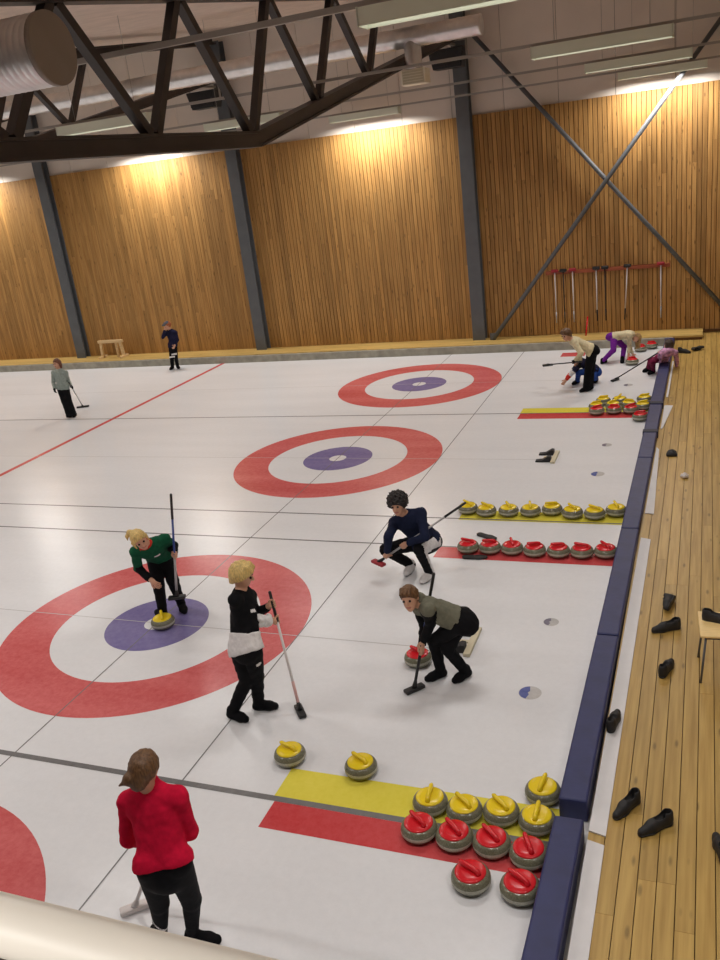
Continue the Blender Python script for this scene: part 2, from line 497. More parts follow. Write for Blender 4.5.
def truss(x, label):
    t = thing('roof_truss', label, 'truss', (x, 3, 5.2), 0, 'roof trusses')
    O = Vector((x, 3, 5.2))
    def P(y, z, dx=0): return Vector((dx, y - 3, z - 5.2))
    bm = bmesh.new(); zb = lambda y: 5.19 if y < 3.2 else 5.19 + (y-3.2)*.190
    pts = [(-10, 5.19), (3.2, 5.19), (14.02, zb(14.02))]
    for a, b in zip(pts, pts[1:]):
        ibeam(bm, P(*a), P(*b), .2, .19, .03); 
        for s in (-1, 1): beam(bm, P(*a, s*.06), P(*b, s*.06), .02, .17)
    link('bottom_chord', bm, M['truss'], t)
    bm = bmesh.new(); zt = lambda y: 6.49 + .112*y
    ibeam(bm, P(-10, zt(-10)), P(14.02, zt(14.02)), .2, .18, .03); link('top_chord', bm, M['truss'], t)
    bots = [-5.7, -3.45, -1.2, .93, 3.17, 5.42, 7.75]; tops = [-6.9, -4.7, -2.55, -.28, 1.87, 4.15, 6.45, 8.7]
    for b, (t0, t1) in zip(bots, zip(tops, tops[1:])):
        for tt, db in ((t0, -.06), (t1, .06)):
            bm = bmesh.new(); beam(bm, P(b+db, zb(b)+.09), P(tt - db*.8, zt(tt)-.08), .10, .10)
            link('diagonal', bm, M['truss'], t)
    return t
truss(.587, 'large dark brown steel roof truss nearest, crossing the upper left')
truss(-5.65, 'dark brown roof truss in the second bay, partly hidden behind the nearest one')
truss(-11.9, 'dark brown roof truss farthest back at the left edge')

# crossed braces
for i, (a, b, y, lab) in enumerate((((.84, 7.28), (6.60, .34), 14.12, 'grey diagonal brace falling from the middle column down to the right'),
                                    ((.95, .21), (6.60, 7.22), 14.00, 'grey diagonal brace rising to the right behind the hanging brooms'))):
    bm = bmesh.new(); tube(bm, [(a[0], y, a[1]), (b[0], y, b[1])], .05, 12)
    for e in (a, b):
        box(bm, (e[0]-.07, y-.02, e[1]-.02), (e[0]+.07, y+.02, e[1]+.16))
    o = link('cross_brace', bm, M['steel']); tag(o, lab, 'brace', 'crossed braces')

# ducts
t = thing('ventilation_duct', 'long silver spiral duct parallel to the wooden wall, with a vent branch', 'duct', (-10, 9.5, 6.79))
bm = bmesh.new(); N = 480; L0, L1 = -12.0, 12.18
pts = [(L0 + (L1-L0)*k/N, 0, 0) for k in range(N+1)]
tube(bm, pts, [.172 + (.007 if k % 4 == 0 else 0) for k in range(N+1)], 24); link('pipe', bm, M['duct'], t)
bm = bmesh.new(); tube(bm, [(10.88, 0, -.08), (10.88, 0, -.44), (10.88, 0, -.45), (10.88, 0, -.54)], [.155, .155, .17, .17], 24); link('branch_pipe', bm, M['duct'], t)
bm = bmesh.new(); box(bm, (10.66, -.17, -.80), (11.12, .17, -.54), bevel=.01)
link('vent_box', bm, M['cream'], t)
bm = bmesh.new()
for k in range(5): box(bm, (10.69, -.18, -.78+k*.046), (11.09, -.165, -.75+k*.046))
box(bm, (10.69, -.172, -.79), (10.70, -.165, -.55)); box(bm, (11.08, -.172, -.79), (11.09, -.165, -.55))
link('grille', bm, M['beige'], t)
t = thing('round_duct', 'fat ribbed silver duct with a flat brown end cap at the upper left', 'duct', (2.10, -2.35, 5.65))
bm = bmesh.new(); N = 420
tube(bm, [(-.01 - 7*k/N, 0, 0) for k in range(N+1)], [.203 + (.012 if k % 3 == 0 else 0) for k in range(N+1)], 40, caps=False); link('pipe', bm, M['duct'], t)
bm = bmesh.new(); tube(bm, [(-.03, 0, 0), (.012, 0, 0)], .217, 40); link('end_cap', bm, M['cap'], t)
for xx in (-1.2, -4.5):
    bm = bmesh.new(); tube(bm, [(xx, 0, .20), (xx, 0, rz(-2.35) - 5.65)], .008, 6); link('hanger_rod', bm, M['conduit'], t)

# light rails and fluorescent fittings
RAILS = [(-8.9, 5.40), (-4.3, 5.85), (.55, 5.955), (5.45, 5.88), (9.93, 5.88), (13.72, 5.87)]  # rail behind the balcony is added, out of view, for a handrail lamp
FX = {0: [4.9], 1: [-20.0, -16.9, -13.8, -10.7, -7.6, -4.5, -1.4, 4.2, 7.5], 2: [-20.5, -14.4, -8.2, -2.1, 4.02], 3: [-18.9, -11.0, -3.2, 4.62], 4: [-18.6, -10.8, -3.0, 4.77], 5: [-20.5, -14.5, -8.2, -1.72, 5.0]}  # behind-balcony lamp and one on the next rail added unseen to brighten handrail
RLAB = ['grey light rail added unseen behind the balcony', 'grey light rail nearest the balcony', 'thick grey light rail crossing the top of the picture in front of the nearest truss', 'grey light rail carrying the hanging fluorescent fitting at the upper right', 'thin grey light rail third from the wooden wall', 'thin grey light rail closest to the wooden wall']
POWER = 55
def fitting(x, y, z, label, power=1.0, spread=150, group='hanging fluorescent fittings'):
    t = thing('fluorescent_light', label, 'lamp', (x, y, z), 0, group)
    L = .88; w = .115
    bm = bmesh.new()
    box(bm, (-L, -w, -.012), (L, w, 0.03))
    for s in (-1, 1): box(bm, (-L, s*w-.006, -.115), (L, s*w+.006, .03))
    link('housing', bm, M['fixture'], t)
    for s in (-1, 1):
        bm = bmesh.new(); box(bm, (s*L-.008, -w-.006, -.12), (s*L+.008, w+.006, .034)); link('end_cap', bm, M['fixture'], t)
    bm = bmesh.new(); box(bm, (-L+.02, -w+.02, -.045), (L-.02, w-.02, -.03)); link('diffuser', bm, M['tube'], t)
    la = bpy.data.lights.new('tube_light', 'AREA'); la.shape = 'RECTANGLE'; la.size = 2*L-.06; la.size_y = 2*w-.05
    la.energy = POWER*power; la.color = (1.0, .962, .92); la.spread = math.radians(spread)
    lo = bpy.data.objects.new('tube_light', la); C.objects.link(lo); lo.parent = t; lo.location = (0, 0, -.121)
    return t
for r, (y, z) in enumerate(RAILS):
    bm = bmesh.new()
    rad = .026 if r == 2 else .02
    box(bm, (XL+.01, y-rad, z+.034), (XR-.01, y+rad, z+.034+rad*2))
    o = link('light_rail', bm, M['conduit']); tag(o, RLAB[r], 'rail', 'light rails under the roof')
    for x in range(-24, 10, 4):
        pass
    for i, x in enumerate(FX[r]):
        lab = {(2, 4): 'large fluorescent fitting at the top edge, nearest and leftmost of the right-hand lamps',
               (3, 3): 'fluorescent fitting at the upper right, second from the top edge',
               (4, 3): 'fluorescent fitting at the upper right, below the second largest',
               (5, 4): 'fluorescent fitting just above the bright patch on the right of the wooden wall',
               (5, 3): 'fluorescent fitting just above the bright patch in the middle of the wooden wall',
               (5, 2): 'fluorescent fitting just above the bright patch on the left of the wooden wall',
               (3, 2): 'fluorescent fitting seen through the truss below the fat duct'}.get((r, i), 'white fluorescent fitting, rail %s, %s from the left' % (['added unseen behind the balcony', 'out of view nearest the balcony', 'crossing the near truss', 'with the upper right lamp', 'third from the wall', 'closest to the wall'][r], ORD[i]))
        ft = fitting(x, y, z, lab, {5: 2.2, 0: 2.4}.get(r, 1.0), 168 if r == 5 else 150)
        for q in (-.6, .6):
            bm = bmesh.new(); tube(bm, [(q, .06, .02), (q, .06, rz(y+.06) - z + .002)], .004, 6); link('hanger_rod', bm, M['conduit'], ft)

# loudspeakers on the columns
for x, lab in ((-5.78, 'black loudspeaker in a yoke bracket beside the second column, behind the truss'), (.50, 'black loudspeaker in a yoke bracket at the top of the column left of the braces')):
    t = thing('loudspeaker', lab, 'speaker', (x, 13.45, 6.70), 0, 'black loudspeakers under the roof')
    bm = bmesh.new(); box(bm, (-.40, -.24, -.20), (.40, .22, .20), bevel=.02)
    for v in bm.verts:
        if v.co.z < 0: v.co.x *= .82; v.co.y *= .8
    link('cabinet', bm, M['black'], t)
    bm = bmesh.new(); box(bm, (-.31, -.252, -.15), (.31, -.235, .16)); link('grille', bm, M['blackrub'], t)
    bm = bmesh.new()
    for s in (-1, 1): box(bm, (s*.42-.012, -.03, -.05), (s*.42+.012, .03, .34))
    box(bm, (-.43, -.03, .33), (.43, .03, .355)); box(bm, (-.04, -.03, .3), (.04, .56, .34)); link('bracket', bm, M['conduit'], t)

# balcony: floor slab, railing
bm = bmesh.new(); box(bm, (XL, YB, 2.9), (XR, -6.84, 3.10)); structure('floor_balcony', bm, M['darkpanel'])
t = thing('balcony_railing', 'cream painted handrail of the balcony across the lower left corner', 'railing', (5.0, -6.83, 3.10))
bm = bmesh.new(); tube(bm, [(-9, 0, .90), (4.4, 0, .90)], .031, 28); link('handrail', bm, M['rail'], t)
bm = bmesh.new(); box(bm, (-9, -.02, .08), (4.4, .0, .882)); link('kick_panel', bm, M['darkpanel'], t)
for x in range(-9, 5, 2):
    bm = bmesh.new(); tube(bm, [(x+.3, -.04, 0), (x+.3, -.04, .89)], .018, 10); link('post', bm, M['steel'], t)

# ================================================================== RINK EDGE
def bx0(y): return 4.992 + .0065*y
segs = [(-6.5, -2.33), (-2.15, .20), (.225, 2.73), (2.75, 5.29), (5.31, 8.03), (8.06, 10.6), (10.62, 13.38)]
BL = ['navy foam bumper block closest to the balcony, beside the near stones', 'navy foam bumper block from the near gap up to the lowest seam', 'navy foam bumper block right of the crouching hooded boy', 'navy foam bumper block beside the end of the red and yellow rows',
      'navy foam bumper block with a dark strap across it', 'navy foam bumper block with a strap beside the far stones', 'navy foam bumper block the girl in pink sits on at the far end']
for i, (y0, y1) in enumerate(segs):
    t = thing('foam_bumper', BL[i], 'bumper', (0, (y0+y1)/2, 0), 0, 'navy bumpers along the end of the ice')
    c = (y0+y1)/2
    bm = bmesh.new()
    vs = box(bm, (-.003, y0-c, .003), (.208, y1-c, .20), bevel=.018)
    jit = 0.0
    for v in bm.verts: v.co.x += bx0(v.co.y + c) + jit
    link('block', bm, M['navy'], t)
    for ys in {4: (6.54,), 5: (8.15,)}.get(i, ()):
        bm = bmesh.new(); xx = bx0(ys); box(bm, (xx-.012, ys-c-.07, .004), (xx+.222, ys-c+.07, .212), bevel=.006)
        link('strap', bm, M['strap'], t)
strips = [([(5.225, -7.5), (5.345, -7.5), (5.335, -2.46), (5.215, -2.43)], 'white board strip nearest the balcony, below the gap at the shoes'),
          ([(5.215, -2.34), (5.335, -2.37), (5.36, 2.62), (5.245, 2.66)], 'long white board strip between bumper and deck, under a lone black shoe'),
          ([(5.245, 3.42), (5.355, 3.40), (5.33, 4.6), (5.30, 5.9), (5.26, 6.0)], 'short white strip beside the yellow row, narrowing away'),
          ([(5.275, 6.9), (5.31, 7.0), (5.42, 8.25), (5.28, 8.28)], 'white wedge of board sticking out by the far stones'),
          ([(5.285, 8.8), (5.32, 8.8), (5.33, 11.5), (5.30, 11.5)], 'thin white strip beside the girl seated on the bumper')]
for poly, lab in strips:
    bm = bmesh.new(); prism(bm, poly, .101, .113)
    o = link('board_strip', bm, M['white']); tag(o, lab, 'board', 'white strips along the bumper')

# hacks
def hack(x, y, lab):
    t = thing('foothold', lab, 'foothold', (x, y, .002), 0, 'starting footholds in the ice')
    bm = bmesh.new(); box(bm, (.12, -.27, 0), (.19, .27, .035), bevel=.006); box(bm, (-.02, -.02, 0), (.12, .02, .02)); link('base_board', bm, M['beige'], t)
    for s in (-1, 1):
        bm = bmesh.new()
        pr = [(-.12, .0), (.12, .0), (.12, .085), (.08, .09), (-.02, .03), (-.12, .02)]
        a = [bm.verts.new((px, s*.16-.05, pz)) for px, pz in pr]; b = [bm.verts.new((px, s*.16+.05, pz)) for px, pz in pr]
        bm.faces.new(a[::-1]); bm.faces.new(b)
        for i in range(6): bm.faces.new((a[i], a[(i+1) % 6], b[(i+1) % 6], b[i]))
        link('rubber_pad', bm, M['blackrub'], t)
hack(3.58, 5.79, 'black rubber foothold on a white board, alone on the middle sheet')
hack(3.60, .16, 'black rubber foothold on a beige board behind the crouching hooded boy')

# ================================================================== STONES
STONES = [
  ('y','mid',2.881,3.516),
  ('y','mid',3.155,3.456),
  ('y','mid',3.461,3.479),
  ('y','mid',3.757,3.5),
  ('y','mid',4.038,3.569),
  ('y','mid',4.321,3.475),
  ('y','mid',4.61,3.468),
  ('y','mid',4.873,3.582),
  ('r','mid',3.184,2.291),
  ('r','mid',3.462,2.303),
  ('r','mid',3.742,2.308),
  ('r','mid',4.025,2.282),
  ('r','mid',4.313,2.289),
  ('r','mid',4.59,2.302),
  ('r','mid',4.865,2.334),
  ('y','near',2.659,-1.96),
  ('y','near',3.325,-1.978),
  ('y','near',4.008,-2.258),
  ('y','near',4.285,-2.279),
  ('y','near',4.56,-2.24),
  ('y','near',4.825,-1.957),
  ('y','near',4.835,-2.27),
  ('r','near',4.004,-2.544),
  ('r','near',4.281,-2.563),
  ('r','near',4.558,-2.562),
  ('r','near',4.833,-2.602),
  ('r','near',4.49,-2.912),
  ('r','near',4.831,-2.916),
  ('y','green',0.135,-0.059),
  ('r','hoodie',3.309,-0.297),
  ('y','far',4.087,8.414),
  ('y','far',4.38,8.464),
  ('y','far',4.654,8.514),
  ('y','far',4.905,8.397),
  ('y','far',4.178,8.768),
  ('y','far',4.469,8.791),
  ('y','far',4.904,8.844),
  ('r','far',4.126,8.138),
  ('r','far',4.423,8.189),
  ('r','far',4.711,8.197),
  ('r','far',4.9,7.755),
  ('r','purple',4.473,11.782),
  ('r','kerb',4.566,12.991),
  ('r','kerb',4.792,13.239)
]
protos = {}
def stone_proto(col):
    t = thing('curling_stone', 'curling stone', 'curling stone')
    prof = [(0, 0), (.066, 0), (.078, .005), (.112, .013), (.130, .027), (.1368, .044), (.1385, .048), (.1385, .074), (.1368, .078), (.1325, .092), (.123, .106), (.112, .1145), (.098, .118)]
    bm = bmesh.new(); lathe(bm, prof, 40, mfun=lambda j: 1 if j in (6,) else 0)
    link('granite_body', bm, [M['granite'], M['band']], t, True)
    bm = bmesh.new(); lathe(bm, [(.1085, .112), (.1085, .120), (.101, .126), (.06, .130), (.03, .131), (0, .131)], 40)
    link('cap', bm, M[col], t, True)
    bm = bmesh.new()
    tube(bm, [(-.066, 0, .124), (-.066, 0, .138), (-.058, 0, .150), (-.040, 0, .156), (.0, 0, .158), (.04, 0, .160), (.078, 0, .163), (.092, 0, .164)],
         [.021, .019, .018, .0175, .0175, .018, .017, .009], 14)
    link('handle', bm, M[col], t, True)
    return t
def copy_tree(o, parent=None):
    c = o.copy(); C.objects.link(c)
    if parent: c.parent = parent
    for ch in list(o.children): copy_tree(ch, c)
    return c
cnt = {}
near_y = ['yellow-handled stone alone on the ice, leftmost by the near yellow strip', 'yellow-handled stone standing alone just above the near yellow strip', 'yellow-handled stone leftmost of the near cluster', 'yellow-handled stone second from left in the near cluster', 'yellow-handled stone third from left in the near cluster', 'yellow-handled stone farthest back against the bumper in the near cluster', 'yellow-handled stone by the bumper gap, just in front of another yellow stone']
near_r = ['red-handled stone leftmost of the near cluster', 'red-handled stone second from left in the near cluster', 'red-handled stone third from left in the near cluster', 'red-handled stone against the bumper at the right end of the near red row', 'red-handled stone in front on the left, nearest row of the near cluster', 'red-handled stone closest to the balcony, against the bumper']
far_y = ['yellow-handled stone at the left of the front yellow row in the far cluster', 'yellow-handled stone second in the front yellow row of the far cluster', 'yellow-handled stone third in the front yellow row of the far cluster', 'yellow-handled stone at the bumper in the front yellow row of the far cluster', 'yellow-handled stone at the back left of the far cluster', 'yellow-handled stone at the back middle of the far cluster', 'yellow-handled stone at the back of the far cluster against the bumper']
far_r = ['red-handled stone leftmost of the far cluster', 'red-handled stone second from left in the far cluster', 'red-handled stone third from left in the far cluster', 'red-handled stone frontmost of the far cluster, touching the bumper']
for i, (c, g, x, y) in enumerate(STONES):
    k = cnt.get((c, g), 0); cnt[(c, g)] = k + 1
    cn = 'yellow' if c == 'y' else 'red'
    if g == 'mid': lab = '%s-handled curling stone, %s from the left in the middle %s row' % (cn, ORD[k], cn)
    elif g == 'near': lab = (near_y if c == 'y' else near_r)[k]
    elif g == 'far': lab = (far_y if c == 'y' else far_r)[k]
    elif g == 'green': lab = 'yellow-handled stone on the white centre of the near target'
    elif g == 'hoodie': lab = 'red-handled stone in front of the crouching boy in the grey hoodie'
    elif g == 'purple': lab = 'red-handled stone under the hand of the girl in purple leggings'
    else: lab = ['red-handled stone by the far kerb, left of its twin', 'red-handled stone by the far kerb nearest the bumper end'][k]
    grp = {'mid': '%s stones in the middle row' % cn, 'near': '%s stones of the near cluster' % cn, 'far': '%s stones of the far cluster' % cn}.get(g, '%s stones elsewhere on the ice' % cn)
    if c not in protos: protos[c] = stone_proto(cn); o = protos[c]
    else: o = copy_tree(protos[c])
    rr = random.Random(i+11)
    ang = {'near': 2.4, 'mid': 2.6, 'far': .5}.get(g, 2.8) + rr.uniform(-1.0, 1.0)
    o.location = (x, y, .002); o.rotation_euler = (0, 0, ang)
    tag(o, lab, 'curling stone', grp)

# ================================================================== SHOES
shoe_cache = {}
def shoe_mesh(L=.27):
    F = Field((-.16, -.07, -.01), (.16, .07, .14), .0055)
    F.add(cone((-.085, 0, .035), (.03, .004, .033), .036, .040), 0)
    F.add(cone((.03, .004, .033), (.10, .006, .026), .042, .030), .02)
    F.add(cone((-.085, 0, .04), (-.09, 0, .088), .036, .033), .02)
    F.add(cone((-.075, 0, .07), (.02, 0, .05), .034, .032), .03)
    F.cut((0, 0, -1), (0, 0, .012))
    F.cut((.28, 0, 1), (-.09, 0, .114))
    H = Field((-.16, -.07, -.01), (.16, .07, .14), .0055)
    H.add(cone((-.088, 0, .125), (-.088, 0, .055), .025, .022), 0); H.add(cone((-.08, 0, .085), (-.02, 0, .082), .025, .026), .01)
    F.v = np.maximum(F.v, -H.v)
    return F
def sole_field():
    F = Field((-.16, -.07, -.01), (.16, .07, .05), .0055)
    F.add(cone((-.088, 0, .02), (-.02, 0, .02), .040, .036), 0); F.add(cone((-.02, 0, .02), (.04, .004, .02), .036, .046), .01); F.add(cone((.04, .004, .02), (.098, .006, .02), .046, .034), .01)
    F.cut((0, 0, 1), (0, 0, .016)); F.cut((0, 0, -1), (0, 0, 0))
    return F
def shoe_proto():
    t = thing('shoe', 'black shoe', 'shoe')
    field_obj('upper', shoe_mesh(), M['blackrub'], t, (0, 0, 0)); field_obj('sole', sole_field(), M['black'], t, (0, 0, 0))
    return t
SHOES = [(5.45, -2.06, .10, PI+1.0, 0, 'black slip-on shoe on the near deck, left one of the pair', 0),
         (5.66, -2.21, .10, PI+.72, 0, 'black slip-on shoe on the near deck, right one of the pair', 0),
         (6.09, -2.34, .10, 1.8, 0, 'black shoe cut off by the right edge of the picture', 0),
         (5.275, -1.07, .113, 1.40, 0, 'black shoe standing on the white strip beside the bumper', 0),
         (5.655, -.18, .10, 1.25, 0, 'single black shoe on the deck below the stool', 0),
         (5.62, .54, .10, PI+.45, 0, 'black shoe lying left of the stool, lower of two', 0),
         (5.66, 1.01, .10, PI+1.35, 1, 'black shoe tipped on its side left of the stool, upper of two', 0),
         (5.51, 12.24, .10, -.5, 0, 'black shoe at the far end of the deck beside the seated girl', 0),
         (5.77, 12.48, .10, .55, 1, 'black shoe at the far end of the deck, farther right, on its side', 0),
         (6.085, -.06, .565, -.25, 0, 'black shoe resting on the wooden stool', 0)]
sp = shoe_proto()
for i, (x, y, z, a, side, lab, _) in enumerate(SHOES):
    o = sp if i == 0 else copy_tree(sp)
    o.scale = (1.16, .96, 1.08); o.location = (x, y, z + (.042 if side else 0.001)); o.rotation_euler = (PI/2*.92 if side else 0, 0, a)
    tag(o, lab, 'shoe', 'black shoes lying about')
# beanie and crumpled paper
F = Field((-.12, -.12, -.01), (.12, .12, .12), .007); F.add(ell((0, 0, .02), ((1, 0, 0), (0, 1, 0), (0, 0, 1)), (.075, .095, .062)), 0); F.add(cone((-.05, -.06, .02), (.05, -.06, .02), .03, .03), .02)
F.noise(.003, 45); F.cut((0, 0, -1), (0, 0, 0))
t = thing('wool_hat', 'black knitted hat lying on the deck beside the bumper', 'hat', (5.49, 5.68, .101)); field_obj('crown', F, M['blackrub'], t, (0, 0, 0))
F = Field((-.08, -.08, -.01), (.08, .08, .1), .006); F.add(ell((0, 0, .035), ((1, 0, 0), (0, 1, 0), (0, 0, 1)), (.05, .045, .036)), 0); F.noise(.009, 80); F.cut((0, 0, -1), (0, 0, 0))
o = field_obj('paper_ball', F, M['whitepl'], None, (0, 0, 0)); o.location = (5.69, 4.72, .101); tag(o, 'crumpled white paper on the wooden deck', 'paper')
# slip-on grippers on the ice
for x, y, a, lab in ((3.32, 2.72, -.5, 'black rubber shoe gripper lying above the red row'), (3.31, 2.10, 0.05, 'black rubber shoe gripper lying in front of the red row')):
    o = field_obj('shoe_gripper', sole_field(), M['blackrub'], None, (0, 0, 0)); o.location = (x, y, .003); o.rotation_euler = (0, 0, a); o.scale = (1.25, 1.15, 1.7)
    tag(o, lab, 'gripper', 'shoe grippers on the ice')

# stool
t = thing('wooden_stool', 'pale wooden stool with thin metal legs at the right edge', 'stool', (6.12, -.10, .10), .06)
bm = bmesh.new(); box(bm, (-.20, -.22, .44), (.20, .22, .462), bevel=.008)
for v in bm.verts: v.co.z += .02*(v.co.x/.2)**2
link('seat', bm, M['birch'], t, True)
for sx in (-1, 1):
    for sy in (-1, 1):
        bm = bmesh.new(); tube(bm, [(sx*.15, sy*.17, .45), (sx*.19, sy*.21, 0)], .010, 10); link('leg', bm, M['steel'], t)
bm = bmesh.new()
for a, b in (((-.15, -.17), (.15, -.17)), ((-.15, .17), (.15, .17))): tube(bm, [(*a, .43), (*b, .43)], .009, 8)
tube(bm, [(0, -.17, .43), (0, .17, .43)], .008, 8)
link('seat_frame', bm, M['steel'], t)

# small pine stand on the far platform
t = thing('pine_stand', 'small pine trestle stand by the left column on the platform', 'stand', (-10.62, 13.92, .20), .03)
def bar(name, a, b, w, h):
    bm = bmesh.new(); beam(bm, a, b, w, h); link(name, bm, M['pale'], t)
bar('top_bar', (-.43, 0, .49), (.43, 0, .49), .08, .08)
for s in (-1, 1):
    bar('leg', (s*.38, 0, .0), (s*.34, 0, .46), .08, .07)
    bar('foot_bar', (s*.38, -.2, .03), (s*.38, .2, .03), .07, .06)
bar('rear_bar', (.14, .06, .0), (.14, .06, .46), .06, .05)

# ================================================================== BROOMS
def broom(name_label, A0, B0, shaft='greypl', head='black', hdir=(1, 0), low=None, grip='black', group='brooms being held', headlen=.21, low_frac=.3, flatdown=True):
    A0, B0 = Vector(A0), Vector(B0)
    t = thing('curling_broom', name_label, 'broom', A0, 0, group)
    d = (B0 - A0); L = d.length; d.normalize()
    s0 = A0*0
    bm = bmesh.new(); tube(bm, [d*.02, d*(L-.28)], .0125, 12); link('shaft', bm, M[shaft], t)
    if low:
        bm = bmesh.new(); tube(bm, [d*.03, d*(L*low_frac)], .0145, 12); link('lower_sleeve', bm, M[low], t)
    bm = bmesh.new(); tube(bm, [d*(L-.30), d*(L-.01), d*L], [.0145, .0145, .008], 12); link('grip', bm, M[grip], t)
    side = Vector((hdir[0], hdir[1], 0)).normalized()
    z = Vector((0, 0, 1)); y = z.cross(side)
    mm = Matrix((side, y, z)).transposed().to_4x4()
    bm = bmesh.new(); box(bm, (-headlen/2, -.038, -.026), (headlen/2, .038, .012), M4=mm, bevel=.012)
    link('brush_head', bm, M[head], t, True)
    bm = bmesh.new(); tube(bm, [d*0, d*.09], [.028, .014], 12); link('ferrule', bm, M['whitepl' if head == 'whitepl' else 'black'], t)
    return t

